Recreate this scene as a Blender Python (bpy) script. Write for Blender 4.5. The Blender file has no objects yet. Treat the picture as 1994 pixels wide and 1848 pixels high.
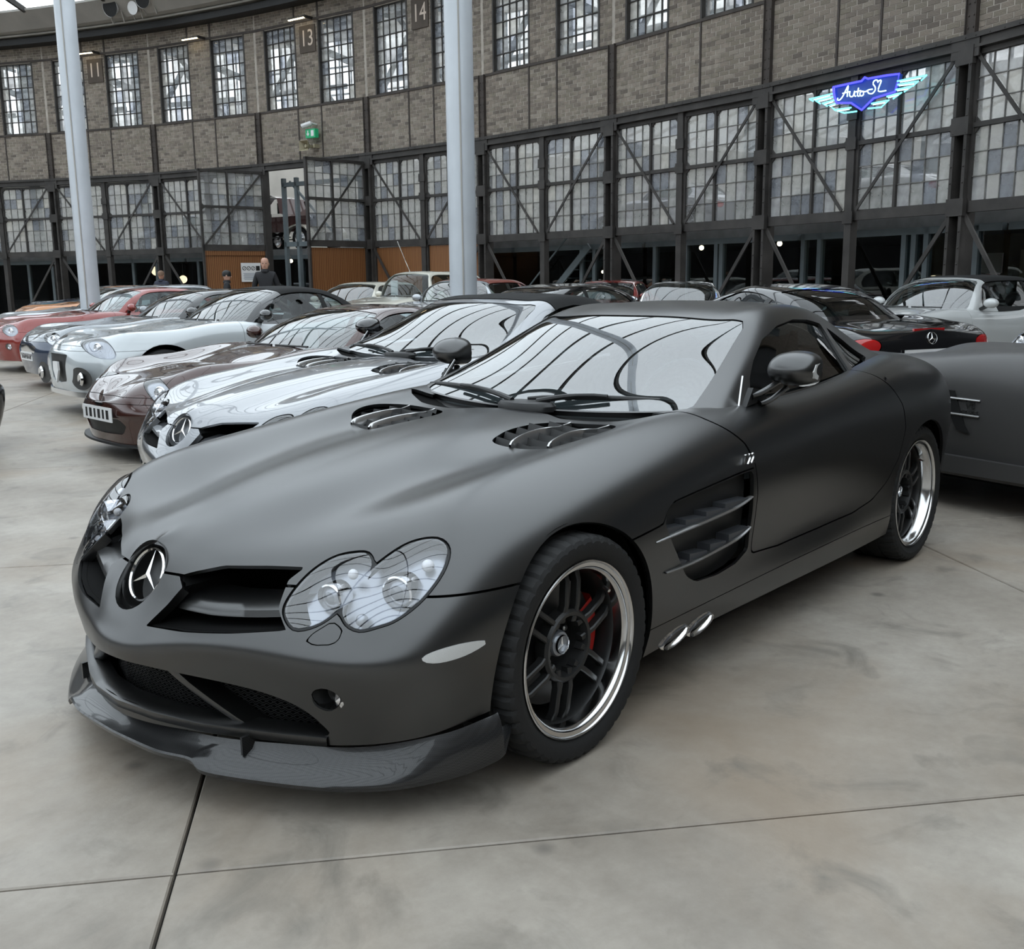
import bpy, bmesh, math, random
import numpy as np
from mathutils import Vector, Matrix
R_ = random.Random(7)
D = bpy.data
scene = bpy.context.scene
COL = scene.collection
rad = math.radians

# ------------------------------------------------------------------ camera
# world frame: origin on the floor under the black coupe's front axle, +X to its tail, +Y to its right side
cam = D.cameras.new('camera')
cam.sensor_fit = 'HORIZONTAL'; cam.sensor_width = 36.0
cam.lens = 36.0 * 2004.06 / 1994.0
cam.shift_y = (929.9 - 924.0) / 1994.0
cam.clip_end = 400
co = D.objects.new('camera', cam); COL.objects.link(co)
co.matrix_world = Matrix(((0.64866991, 0.15214775, -0.74570666, -2.22721),
                          (-0.76098529, 0.11505528, -0.63848545, -2.58795),
                          (-0.01134664, 0.98163809, 0.1904151, 1.3658), (0, 0, 0, 1)))
scene.camera = co

# ------------------------------------------------------------------ sky and exposure
w = D.worlds.new('overcast_sky'); scene.world = w; w.use_nodes = True
bgn = w.node_tree.nodes['Background']
bgn.inputs[0].default_value = (0.91, 0.96, 1.0, 1); bgn.inputs[1].default_value = 2.0
vs = scene.view_settings
vs.view_transform = 'Standard'; vs.look = 'None'; vs.gamma = 1; vs.use_curve_mapping = False
vs.exposure = 0.3
scene.cycles.max_bounces = 8; scene.cycles.transparent_max_bounces = 24
scene.cycles.caustics_reflective = False; scene.cycles.caustics_refractive = False

# ------------------------------------------------------------------ materials
def nt(m): return m.node_tree.nodes, m.node_tree.links
def mat(name, col, rough=.5, metal=0., spec=.5, coat=0., emit=None, es=1., trans=0., ior=1.45, var=0., vscale=3., bump=0., bscale=40., coatr=.03, alpha=1.):
    """principled surface; var adds soft procedural colour variation, bump a fine procedural relief"""
    m = D.materials.new(name); m.use_nodes = True
    n, l = nt(m); b = n['Principled BSDF']
    if isinstance(col, (int, float)): col = (col, col, col)
    b.inputs['Base Color'].default_value = (*col, 1)
    b.inputs['Roughness'].default_value = rough; b.inputs['Metallic'].default_value = metal
    b.inputs['Specular IOR Level'].default_value = spec; b.inputs['IOR'].default_value = ior
    b.inputs['Coat Weight'].default_value = coat; b.inputs['Coat Roughness'].default_value = coatr
    b.inputs['Transmission Weight'].default_value = trans
    if emit is not None:
        b.inputs['Emission Color'].default_value = (*emit, 1); b.inputs['Emission Strength'].default_value = es
    if var or bump:
        tc = n.new('ShaderNodeTexCoord')
    if var:
        no = n.new('ShaderNodeTexNoise'); no.inputs['Scale'].default_value = vscale; no.inputs['Detail'].default_value = 5
        l.new(tc.outputs['Object'], no.inputs['Vector'])
        cr = n.new('ShaderNodeValToRGB')
        cr.color_ramp.elements[0].position = .3; cr.color_ramp.elements[1].position = .7
        cr.color_ramp.elements[0].color = (*[c * (1 - var) for c in col], 1)
        cr.color_ramp.elements[1].color = (*[min(1, c * (1 + var)) for c in col], 1)
        l.new(no.outputs[0], cr.inputs[0]); l.new(cr.outputs[0], b.inputs['Base Color'])
    if bump:
        n2 = n.new('ShaderNodeTexNoise'); n2.inputs['Scale'].default_value = bscale; n2.inputs['Detail'].default_value = 6
        l.new(tc.outputs['Object'], n2.inputs['Vector'])
        bp = n.new('ShaderNodeBump'); bp.inputs['Strength'].default_value = bump; bp.inputs['Distance'].default_value = .01
        l.new(n2.outputs[0], bp.inputs['Height']); l.new(bp.outputs[0], b.inputs['Normal'])
    return m
def thin_glass(name, tint=(1, 1, 1), dirt=0., dirtcol=(.5, .5, .48), ior=1.5, rough=0., boost=0., thru=.3):
    """thin pane: see-through, fresnel mirror on top, an optional film of dust"""
    m = D.materials.new(name); m.use_nodes = True
    n, l = nt(m); n.remove(n['Principled BSDF']); out = n['Material Output']
    t = n.new('ShaderNodeBsdfTransparent'); t.inputs[0].default_value = (*tint, 1)
    g = n.new('ShaderNodeBsdfGlossy'); g.inputs['Roughness'].default_value = rough
    f = n.new('ShaderNodeFresnel'); geo = n.new('ShaderNodeNewGeometry'); im = n.new('ShaderNodeMapRange')
    im.inputs[3].default_value = ior; im.inputs[4].default_value = 1/ior                    # a thin sheet looks the same from both faces
    l.new(geo.outputs['Backfacing'], im.inputs[0]); l.new(im.outputs[0], f.inputs[0])
    base = t
    if dirt:
        d = n.new('ShaderNodeBsdfDiffuse'); d.inputs[0].default_value = (*dirtcol, 1)
        tr = n.new('ShaderNodeBsdfTranslucent'); tr.inputs[0].default_value = (*dirtcol, 1)
        a = n.new('ShaderNodeAddShader'); mx0 = n.new('ShaderNodeMixShader'); mx0.inputs[0].default_value = thru
        l.new(d.outputs[0], mx0.inputs[1]); l.new(tr.outputs[0], mx0.inputs[2])
        no = n.new('ShaderNodeTexNoise'); no.inputs['Scale'].default_value = 5; no.inputs['Detail'].default_value = 4
        tc = n.new('ShaderNodeTexCoord'); l.new(tc.outputs['Object'], no.inputs['Vector'])
        mr = n.new('ShaderNodeMapRange'); mr.inputs[1].default_value = .3; mr.inputs[2].default_value = .7
        mr.inputs[3].default_value = dirt * .7; mr.inputs[4].default_value = min(1, dirt * 1.3)
        l.new(no.outputs[0], mr.inputs[0])
        m1 = n.new('ShaderNodeMixShader'); l.new(mr.outputs[0], m1.inputs[0])
        l.new(t.outputs[0], m1.inputs[1]); l.new(mx0.outputs[0], m1.inputs[2]); base = m1
    m2 = n.new('ShaderNodeMixShader')
    if boost:
        ad = n.new('ShaderNodeMath'); ad.operation = 'ADD'; ad.use_clamp = True; ad.inputs[1].default_value = boost
        l.new(f.outputs[0], ad.inputs[0]); l.new(ad.outputs[0], m2.inputs[0])
    else: l.new(f.outputs[0], m2.inputs[0])
    l.new(base.outputs[0], m2.inputs[1]); l.new(g.outputs[0], m2.inputs[2])
    l.new(m2.outputs[0], out.inputs[0])
    return m
M = {}
M['black'] = mat('black_plastic', .012, .45)
M['rubber'] = mat('tyre_rubber', .018, .72, spec=.3, bump=.15, bscale=300)
M['void'] = mat('dark_lining', .004, .9, spec=.1)
M['chrome'] = mat('chrome', .75, .12, 1.)
M['bright'] = mat('brushed_metal', .55, .28, 1.)
M['silver'] = mat('reflector_silver', .62, .22, 1.)
M['lampglass'] = thin_glass('lamp_cover_glass', (.96, .97, 1.), ior=1.5, boost=.10)
M['lens'] = mat('projector_lens', (.85, .9, .95), .02, trans=1., ior=1.5)
M['red'] = mat('red_paint', (.45, .02, .015), .35, coat=.5)
M['redlamp'] = mat('red_lamp', (.45, .012, .012), .12, coat=1.)
M['amber'] = mat('amber_lamp', (.6, .22, .03), .2, coat=.6)
M['white'] = mat('white_plastic', .75, .35)
M['steel'] = mat('dark_iron', (.04, .036, .033), .62, var=.35, vscale=2.5, bump=.2, bscale=60)
M['grey_steel'] = mat('grey_painted_steel', (.12, .145, .155), .5, var=.15)
M['leather'] = mat('dark_leather', (.016, .015, .015), .5, bump=.2, bscale=200)
M['glass'] = thin_glass('car_glass', (.62, .68, .68), ior=1.52)
M['glassdark'] = thin_glass('tinted_car_glass', (.16, .19, .19), ior=1.52, boost=.02)

# ------------------------------------------------------------------ objects
def tag(o, label=None, cat=None, group=None, kind=None):
    if label: o['label'] = label
    if cat: o['category'] = cat
    if group: o['group'] = group
    if kind: o['kind'] = kind
    return o
def empty(name, loc=(0, 0, 0), rz=0., scale=1., parent=None):
    o = D.objects.new(name, None); COL.objects.link(o); o.empty_display_size = .2
    o.location = loc; o.rotation_euler = (0, 0, rz)
    o.scale = (scale,) * 3 if isinstance(scale, (int, float)) else scale
    if parent is not None: o.parent = parent
    return o
def link(name, me, parent=None, loc=None, rot=None, scale=None):
    o = D.objects.new(name, me); COL.objects.link(o)
    if parent is not None: o.parent = parent
    if loc is not None: o.location = loc
    if rot is not None: o.rotation_euler = rot
    if scale is not None: o.scale = scale
    return o
def mesh(name, V, F, mats, smooth=35, N=None, mi=None):
    me = D.meshes.new(name)
    me.from_pydata([tuple(map(float, v[:3])) for v in V], [], F)
    for m_ in (mats if isinstance(mats, (list, tuple)) else [mats]): me.materials.append(m_)
    if mi is not None: me.polygons.foreach_set('material_index', mi)
    if smooth:
        me.polygons.foreach_set('use_smooth', [True] * len(me.polygons))
        if N is not None: me.normals_split_custom_set_from_vertices([tuple(map(float, x)) for x in N])
        else: me.set_sharp_from_angle(angle=rad(smooth))
    me.update()
    return me
class MB:
    """collects simple shapes into one mesh"""
    def __init__(s): s.V = []; s.F = []
    def add(s, V, F):
        o = len(s.V); s.V += [tuple(v) for v in V]; s.F += [tuple(i + o for i in f) for f in F]; return s
    def box(s, c, d, rz=0., M_=None):
        x, y, z = d[0] / 2, d[1] / 2, d[2] / 2; cs, sn = math.cos(rz), math.sin(rz); V = []
        for a, b, e in ((-1,-1,-1),(1,-1,-1),(1,1,-1),(-1,1,-1),(-1,-1,1),(1,-1,1),(1,1,1),(-1,1,1)):
            V.append((c[0] + a*x*cs - b*y*sn, c[1] + a*x*sn + b*y*cs, c[2] + e*z))
        if M_ is not None: V = [tuple(M_ @ Vector(v)) for v in V]
        return s.add(V, [(0,3,2,1),(4,5,6,7),(0,1,5,4),(1,2,6,5),(2,3,7,6),(3,0,4,7)])
    def bar(s, a, b, wd, ht, up=(0, 0, 1)):
        """rectangular bar from a to b, wd across, ht along up"""
        a, b, up = Vector(a), Vector(b), Vector(up); d = (b - a).normalized(); r = d.cross(up).normalized(); u = r.cross(d)
        V = []
        for p in (a, b):
            for i, j in ((-1,-1),(1,-1),(1,1),(-1,1)): V.append(tuple(p + r*(i*wd/2) + u*(j*ht/2)))
        return s.add(V, [(0,3,2,1),(4,5,6,7),(0,1,5,4),(1,2,6,5),(2,3,7,6),(3,0,4,7)])
    def tube(s, pts, r, n=8, caps=True, flat=1., up=(0, 0, 1)):
        pts = [Vector(p) for p in pts]; rs = r if isinstance(r, (list, tuple)) else [r] * len(pts)
        V = []; k = len(pts)
        for i, p in enumerate(pts):
            d = (pts[min(i+1, k-1)] - pts[max(i-1, 0)]).normalized()
            a = d.cross(Vector(up))
            if a.length < 1e-4: a = d.cross(Vector((1, 0, 0)))
            a.normalize(); b = a.cross(d)
            for j in range(n):
                t = 2*math.pi*j/n
                V.append(tuple(p + a*(rs[i]*math.cos(t)) + b*(rs[i]*flat*math.sin(t))))
        F = [(i*n+j, i*n+(j+1) % n, (i+1)*n+(j+1) % n, (i+1)*n+j) for i in range(k-1) for j in range(n)]
        if caps: F += [tuple(range(n))[::-1], tuple(range((k-1)*n, k*n))]
        return s.add(V, F)
    def lathe(s, prof, n=32, c=(0, 0, 0), axis='z', a0=0., a1=2*math.pi, closed=False):
        """prof: (radius, along axis)"""
        full = abs(a1-a0-2*math.pi) < 1e-6; k = n if full else n+1; V = []
        for j in range(k):
            t = a0 + (a1-a0)*j/n; cs, sn = math.cos(t), math.sin(t)
            for r, h in prof:
                q = {'z': (r*cs, r*sn, h), 'y': (r*cs, h, r*sn), 'x': (h, r*cs, r*sn)}[axis]
                V.append((c[0]+q[0], c[1]+q[1], c[2]+q[2]))
        m = len(prof); F = []
        for j in range(n):
            for i in range(m if closed else m-1):
                a, b = j*m+i, j*m+(i+1) % m; e, d = ((j+1) % k)*m+i, ((j+1) % k)*m+(i+1) % m
                F.append((a, b, d, e) if axis != 'y' else (e, d, b, a))
        return s.add(V, F)
    def prism(s, poly, o, u, v, h):
        """polygon (2d) extruded by h along u x v, placed at o with axes u, v"""
        o, u, v = Vector(o), Vector(u), Vector(v); nrm = u.cross(v).normalized(); k = len(poly)
        V = [tuple(o + u*p[0] + v*p[1]) for p in poly] + [tuple(o + u*p[0] + v*p[1] + nrm*h) for p in poly]
        return s.add(V, [tuple(range(k))[::-1], tuple(range(k, 2*k))] + [(i, (i+1) % k, k+(i+1) % k, k+i) for i in range(k)])
    def ball(s, c, r, n=12, m=8):
        r = r if isinstance(r, (list, tuple)) else (r, r, r); V = [(c[0], c[1], c[2]-r[2])]
        for i in range(1, m):
            t = -math.pi/2 + math.pi*i/m
            for j in range(n):
                a = 2*math.pi*j/n; V.append((c[0]+r[0]*math.cos(t)*math.cos(a), c[1]+r[1]*math.cos(t)*math.sin(a), c[2]+r[2]*math.sin(t)))
        V.append((c[0], c[1], c[2]+r[2])); F = []
        for j in range(n):
            F.append((0, 1+(j+1) % n, 1+j)); F.append((len(V)-1, 1+(m-2)*n+j, 1+(m-2)*n+(j+1) % n))
            for i in range(m-2): F.append((1+i*n+j, 1+i*n+(j+1) % n, 1+(i+1)*n+(j+1) % n, 1+(i+1)*n+j))
        return s.add(V, F)
    def grid(s, G):
        G = np.asarray(G); a, b = G.shape[:2]
        return s.add(G.reshape(-1, 3), [(i*b+j, i*b+j+1, (i+1)*b+j+1, (i+1)*b+j) for i in range(a-1) for j in range(b-1)])
    def mesh(s, name, m, smooth=35): return mesh(name, s.V, s.F, m, smooth)
    def obj(s, name, m, parent=None, smooth=35, loc=None, rot=None): return link(name, s.mesh(name, m, smooth), parent, loc, rot)
def copy_tree(o, parent=None):
    c = o.copy(); COL.objects.link(c); c.parent = parent
    for ch in list(o.children):
        if ch.name in scene.objects: copy_tree(ch, c)
    return c

# ------------------------------------------------------------------ smooth surfaces and their trimming
def spl(t, te):
    """natural cubic spline interpolation matrix from knots t to te"""
    t = np.asarray(t, float); te = np.asarray(te, float); n = len(t); h = np.diff(t)
    A = np.zeros((n, n)); B = np.zeros((n, n)); A[0, 0] = A[-1, -1] = 1
    for i in range(1, n-1):
        A[i, i-1], A[i, i], A[i, i+1] = h[i-1], 2*(h[i-1]+h[i]), h[i]
        B[i, i-1] = 6/h[i-1]; B[i, i] = -6/h[i-1] - 6/h[i]; B[i, i+1] = 6/h[i]
    C = np.linalg.solve(A, B); k = np.clip(np.searchsorted(t, te, 'right')-1, 0, n-2)
    I = np.eye(n); hk = h[k][:, None]; a = ((t[k+1]-te)[:, None])/hk; b = 1-a
    return a*I[k] + b*I[k+1] + ((a**3-a)*C[k] + (b**3-b)*C[k+1])*hk**2/6
def chord(P, ax):
    d = np.linalg.norm(np.diff(P, axis=ax), axis=2); d = np.sqrt(d.mean(axis=1-ax))
    return np.r_[0, np.cumsum(d)]
def surface(P, nu, nv, sym_u=False, sym_v=True, disp=None):
    """P[ring][row] = (x, w, z), w >= 0.  Returns V (x,y,z,nx,ny,nz,u,v) and quads; mirrored ghosts keep the centre line smooth"""
    P = np.asarray(P, float); g = 2; Q = P
    fl = np.array([1, -1, 1.])
    if sym_v: Q = np.concatenate([Q[:, g:0:-1]*fl, Q], 1)
    if sym_u: Q = np.concatenate([Q[g:0:-1]*fl, Q], 0)
    tu, tv = chord(Q, 0), chord(Q, 1); ou = g if sym_u else 0; ov = g if sym_v else 0
    iu = np.linspace(0, P.shape[0]-1, nu); iv = np.linspace(0, P.shape[1]-1, nv)
    eu = np.interp(iu+ou, np.arange(len(tu)), tu); ev = np.interp(iv+ov, np.arange(len(tv)), tv)
    A, B = spl(tu, eu), spl(tv, ev)
    S = np.einsum('ai,ijk,bj->abk', A, Q, B)
    e = 1e-3
    Su = np.einsum('ai,ijk,bj->abk', spl(tu, eu+e)-spl(tu, eu-e), Q, B)
    Sv = np.einsum('ai,ijk,bj->abk', A, Q, spl(tv, ev+e)-spl(tv, ev-e))
    N = np.cross(Su, Sv)
    if disp is not None:
        S = disp(S); N = np.cross(np.gradient(S, axis=0), np.gradient(S, axis=1))
    ln = np.linalg.norm(N, axis=2, keepdims=True); N = N/np.maximum(ln, 1e-12)
    if sym_v: S[:, 0, 1] = 0; N[:, 0, 1] = 0; N[:, 0] /= np.linalg.norm(N[:, 0], axis=1, keepdims=True)+1e-9
    U, W = np.meshgrid(iu, iv, indexing='ij')
    V = np.concatenate([S, N, U[..., None], W[..., None]], 2).reshape(-1, 8)
    F = [(i*nv+j, (i+1)*nv+j, (i+1)*nv+j+1, i*nv+j+1) for i in range(nu-1) for j in range(nv-1)]
    return V, F
def clip(S, fn, keep=1):
    """keep the part of a surface where fn(V)*keep >= 0, cutting faces exactly along fn = 0"""
    V, F = S; f = np.asarray(fn(V), float)*keep; f = np.where(np.abs(f) < 1e-6, 1e-6, f)
    pos = f > 0; V2 = []; n0 = len(V); cut = {}; out = []; pl = pos.tolist()
    for fc in F:
        s = [pl[i] for i in fc]
        if all(s): out.append(fc); continue
        if not any(s): continue
        nf = []; k = len(fc)
        for a in range(k):
            i, j = fc[a], fc[(a+1) % k]
            if pl[i]: nf.append(i)
            if pl[i] != pl[j]:
                key = (i, j) if i < j else (j, i)
                if key not in cut:
                    t = f[key[0]]/(f[key[0]]-f[key[1]])
                    cut[key] = n0+len(V2); V2.append(V[key[0]]*(1-t)+V[key[1]]*t)
                nf.append(cut[key])
        if len(nf) > 2: out.append(tuple(nf))
    if V2:
        V2 = np.array(V2); V2[:, 3:6] /= np.linalg.norm(V2[:, 3:6], axis=1, keepdims=True)+1e-9; V = np.concatenate([V, V2])
    return compact(V, out)
def compact(V, F):
    if not F: return V[:0], []
    used = np.zeros(len(V), bool)
    for f in F: used[list(f)] = True
    mp = np.cumsum(used)-1; ml = mp.tolist()
    return V[used], [tuple(ml[i] for i in f) for f in F]
def off(S, d): V = S[0].copy(); V[:, :3] += V[:, 3:6]*d; return V, S[1]
def mirror(S): V = S[0].copy(); V[:, 1] *= -1; V[:, 4] *= -1; return V, [f[::-1] for f in S[1]]
def join(*Ss):
    V = np.concatenate([s[0] for s in Ss]); F = []; o = 0
    for s in Ss: F += [tuple(i+o for i in f) for f in s[1]]; o += len(s[0])
    return V, F
def boundary(S, skip_mid=True):
    cnt = {}
    for f in S[1]:
        for a in range(len(f)):
            i, j = f[a], f[(a+1) % len(f)]; cnt[(i, j)] = 1
    B = [(i, j) for (i, j) in cnt if (j, i) not in cnt]
    if skip_mid: y = np.abs(S[0][:, 1]); B = [(i, j) for i, j in B if not (y[i] < 1e-4 and y[j] < 1e-4)]
    return B
def flange(S, d=.014, skip_mid=True):
    """turn the rim of a panel inwards so it reads as sheet with thickness"""
    V, F = S; B = boundary(S, skip_mid); nV = []; nF = []; o = len(V)
    for i, j in B:
        a, b = V[i], V[j]; t = b[:3]-a[:3]; n = np.cross(t, a[3:6]); n /= np.linalg.norm(n)+1e-9
        for p, dd in ((a, 0), (b, 0), (b, d), (a, d)):
            q = p.copy(); q[:3] -= p[3:6]*dd; q[3:6] = n; nV.append(q)
        nF.append((o+3, o+2, o+1, o)); o += 4
    if not nV: return S
    return np.concatenate([V, np.array(nV)]), F+nF
def panel(name, S, m, parent, fl=.014, both=True, smooth=True):
    """a trimmed surface as an object; both=True adds the mirrored half into the same mesh"""
    if not S[1]: return None
    if both: S = join(S, mirror(S))
    if fl: S = flange(S, fl)
    return link(name, mesh(name, S[0], S[1], m, N=S[0][:, 3:6]), parent)
def sdpoly(P, poly):
    """signed distance (inside > 0) of points to a closed polygon"""
    P = np.asarray(P); poly = np.asarray(poly, float); d = np.full(len(P), 1e9); ins = np.zeros(len(P), bool)
    for k in range(len(poly)):
        a, b = poly[k], poly[(k+1) % len(poly)]; e = b-a; w_ = P-a
        t = np.clip((w_@e)/(e@e+1e-12), 0, 1); q = w_-t[:, None]*e; d = np.minimum(d, (q*q).sum(1))
        c = ((a[1] <= P[:, 1]) != (b[1] <= P[:, 1]))
        with np.errstate(divide='ignore', invalid='ignore'):
            xi = a[0]+(P[:, 1]-a[1])*(e[0])/(e[1] if abs(e[1]) > 1e-12 else 1e-12)
        ins ^= c & (P[:, 0] < xi)
    return np.where(ins, 1, -1)*np.sqrt(d)
def crv(pts, n=8, closed=False):
    """catmull-rom curve through points"""
    P = np.asarray(pts, float); k = len(P); out = []
    for i in range(k if closed else k-1):
        g = (lambda j: P[j % k]) if closed else (lambda j: P[min(max(j, 0), k-1)])
        a, b, c, d = g(i-1), g(i), g(i+1), g(i+2)
        for s in range(n):
            t = s/n; out.append(.5*((2*b)+(c-a)*t+(2*a-5*b+4*c-d)*t*t+(3*b-a-3*c+d)*t**3))
    if not closed: out.append(P[-1])
    return np.array(out)

def text(name, body, size, m, parent=None, mtx=None, ext=.002, shear=0., align='CENTER', sx=1.):
    cu = D.curves.new(name, 'FONT'); cu.body = body; cu.size = size; cu.extrude = ext; cu.shear = shear
    cu.align_x = align; cu.align_y = 'CENTER'; cu.materials.append(m)
    t_ = D.objects.new(name, cu); COL.objects.link(t_); bpy.context.view_layer.update()
    me = D.meshes.new_from_object(t_.evaluated_get(bpy.context.evaluated_depsgraph_get())); D.objects.remove(t_)
    o = link(name, me, parent)
    if mtx is not None: o.matrix_local = mtx @ Matrix.Diagonal((sx, 1, 1, 1))
    return o
def frame(o, x, y):
    """placement matrix with local x and y axes, z = x cross y"""
    x = Vector(x).normalized(); z = x.cross(Vector(y)).normalized(); y = z.cross(x)
    return Matrix(((x[0], y[0], z[0], o[0]), (x[1], y[1], z[1], o[1]), (x[2], y[2], z[2], o[2]), (0, 0, 0, 1)))
def star_mb(r, d=.006):
    """three-pointed star in the xy plane, raised along z"""
    b = MB()
    for k in range(3):
        a = math.pi/2 + k*2*math.pi/3; c, s_ = math.cos(a), math.sin(a)
        t = (r*c, r*s_, d*.3); w_ = r*.13
        l, q = (w_*math.cos(a+math.pi/3), w_*math.sin(a+math.pi/3), 0), (w_*math.cos(a-math.pi/3), w_*math.sin(a-math.pi/3), 0)
        o = (0, 0, d); b.add([o, l, t, q, (0, 0, -d)], [(0, 2, 1), (0, 3, 2), (4, 1, 2), (4, 2, 3)])
    return b
def star_emblem(r, m, parent, mtx, name='star_emblem'):
    e = MB(); n = 40
    e.lathe([(r*.93, -.004), (r, -.004), (r*1.02, .002), (r*.965, .007), (r*.92, .002)], n, closed=True)
    S = star_mb(r*.95); e.add(S.V, S.F)
    o = e.obj(name, m, parent, smooth=30); o.matrix_local = mtx
    return o
# ------------------------------------------------------------------ the hall: round courtyard of a former engine shed
BC = Vector((-19.95, 18.265)); BR = 37.85; STEP = 6.62; TH0 = 28.68; LB = 2*BR*math.sin(rad(STEP/2))
Z_RAIL0, Z_RAIL1, Z_TRAN, Z_BEAM0, Z_BEAM1, Z_SILL, Z_WTOP, Z_TOP = 2.26, 2.43, 3.52, 4.6, 4.8, 6.27, 8.53, 9.0
def node(k): a = rad(TH0-STEP*k); return Vector((BC.x+BR*math.cos(a), BC.y+BR*math.sin(a), 0))
class Bay:
    def __init__(s, k):
        s.o = node(k); d = node(k+1)-s.o; s.es = d.normalized(); s.en = Vector((s.es.y, -s.es.x, 0))
        if s.en.dot(Vector((BC.x, BC.y, 0))-s.o) < 0: s.en = -s.en
        s.rz = math.atan2(s.es.y, s.es.x)
    def p(s, a, n, z): return s.o+s.es*a+s.en*n+Vector((0, 0, z))
    def box(s, b, a0, a1, n0, n1, z0, z1): return b.box(s.p((a0+a1)/2, (n0+n1)/2, (z0+z1)/2), (abs(a1-a0), abs(n1-n0), abs(z1-z0)), s.rz)
BAYS = [Bay(k) for k in range(9)]

# concrete: mottled, stained, faintly polished
def concrete():
    m = D.materials.new('polished_concrete'); m.use_nodes = True; n, l = nt(m); b = n['Principled BSDF']
    g = n.new('ShaderNodeNewGeometry')
    def noise(sc, det=6, ro=.6, dist=0.):
        q = n.new('ShaderNodeTexNoise'); q.inputs['Scale'].default_value = sc; q.inputs['Detail'].default_value = det; q.inputs['Roughness'].default_value = ro; q.inputs['Distortion'].default_value = dist
        l.new(g.outputs['Position'], q.inputs['Vector']); return q
    def ramp(src, pts):
        r = n.new('ShaderNodeValToRGB'); e = r.color_ramp.elements
        while len(e) < len(pts): e.new(.5)
        for k, (p_, c) in enumerate(pts): e[k].position = p_; e[k].color = (*c, 1)
        l.new(src.outputs[0], r.inputs[0]); return r
    def mix(a, c, f, mode='MIX'):
        x = n.new('ShaderNodeMix'); x.data_type = 'RGBA'; x.blend_type = mode
        l.new(a.outputs[0] if a.bl_idname != 'ShaderNodeMix' else a.outputs[2], x.inputs[6])
        if isinstance(c, tuple): x.inputs[7].default_value = (*c, 1)
        else: l.new(c.outputs[0], x.inputs[7])
        if isinstance(f, float): x.inputs[0].default_value = f
        else: l.new(f.outputs[0], x.inputs[0])
        return x
    base = ramp(noise(.9, 8, .62), [(.28, (.20, .172, .142)), (.5, (.30, .268, .23)), (.72, (.405, .372, .328))])
    fine = ramp(noise(14, 8, .7), [(.3, (.86, .85, .84)), (.7, (1.08, 1.08, 1.07))])
    c1 = mix(base, fine, 1., 'MULTIPLY')
    rust = ramp(noise(.55, 5, .55, .6), [(.50, (0, 0, 0)), (.68, (.6, .6, .6))])
    c2 = mix(c1, (.26, .195, .135), rust)
    dk = ramp(noise(3.2, 7, .6, .8), [(.55, (0, 0, 0)), (.74, (.75, .75, .75))])
    c3 = mix(c2, (.13, .118, .10), dk)
    v = n.new('ShaderNodeTexVoronoi'); v.inputs['Scale'].default_value = 2.1; v.inputs['Randomness'].default_value = 1.
    l.new(g.outputs['Position'], v.inputs['Vector'])
    sp = ramp(v, [(.03, (.6, .6, .6)), (.085, (0, 0, 0))]); c4 = mix(c3, (.10, .09, .08), sp)
    l.new(c4.outputs[2], b.inputs['Base Color'])
    rr = n.new('ShaderNodeMapRange'); rr.inputs[3].default_value = .30; rr.inputs[4].default_value = .62
    l.new(noise(1.6, 6).outputs[0], rr.inputs[0]); l.new(rr.outputs[0], b.inputs['Roughness'])
    b.inputs['Specular IOR Level'].default_value = .42
    bp = n.new('ShaderNodeBump'); bp.inputs['Strength'].default_value = .12; bp.inputs['Distance'].default_value = .004
    l.new(noise(60, 6).outputs[0], bp.inputs['Height']); l.new(bp.outputs[0], b.inputs['Normal'])
    return m
M['concrete'] = concrete()
M['joint'] = mat('joint_filler', (.022, .02, .018), .9)
fl = MB().lathe([(0, -.02), (58, -.02)], 64, (BC.x, BC.y, 0)).obj('floor', M['joint'], None, 0)
tag(fl, 'worn grey concrete floor cast in large slabs', None, None, 'structure')
FD = Vector((.652, .758, 0)); FN = Vector((.758, -.652, 0)); SU, SV = 3.31, 2.9
slab_rz = math.atan2(FN.y, FN.x)
def slab_mesh(w_, h, gap=.009, t=.02):
    a, b, c = w_/2-gap/2, h/2-gap/2, .004
    V = [(-a, -b, -t), (a, -b, -t), (a, b, -t), (-a, b, -t), (-a, -b, -c), (a, -b, -c), (a, b, -c), (-a, b, -c), (-a+c, -b+c, 0), (a-c, -b+c, 0), (a-c, b-c, 0), (-a+c, b-c, 0)]
    return mesh('slab', V, [(0, 1, 5, 4), (1, 2, 6, 5), (2, 3, 7, 6), (3, 0, 4, 7), (4, 5, 9, 8), (5, 6, 10, 9), (6, 7, 11, 10), (7, 4, 8, 11), (8, 9, 10, 11)], M['concrete'], 0)
sm_ = slab_mesh(SU, SV); u0 = -.461+SU/2; v0 = -1.12+SV/2
far_b = MB()
for i in range(-9, 13):
    for j in range(-6, 16):
        c = FN*(u0+SU*i)+FD*(v0+SV*j); q = c-Vector((BC.x, BC.y, 0)); dc = (c-Vector((-2.2, -2.6, 0)))
        if q.length > BR+9: continue
        if dc.length < 22 and dc.normalized().dot(Vector((.745, .638, 0))) > .45 or dc.length < 7:
            link('slab', sm_, fl, c, (0, 0, slab_rz))
        else: far_b.add([tuple(Matrix.Rotation(slab_rz, 3, 'Z') @ v.co+c) for v in sm_.vertices], [tuple(p_.vertices) for p_ in sm_.polygons])
o_ = far_b.obj('slab', M['concrete'], fl, 0); o_['kind'] = 'stuff'

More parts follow.
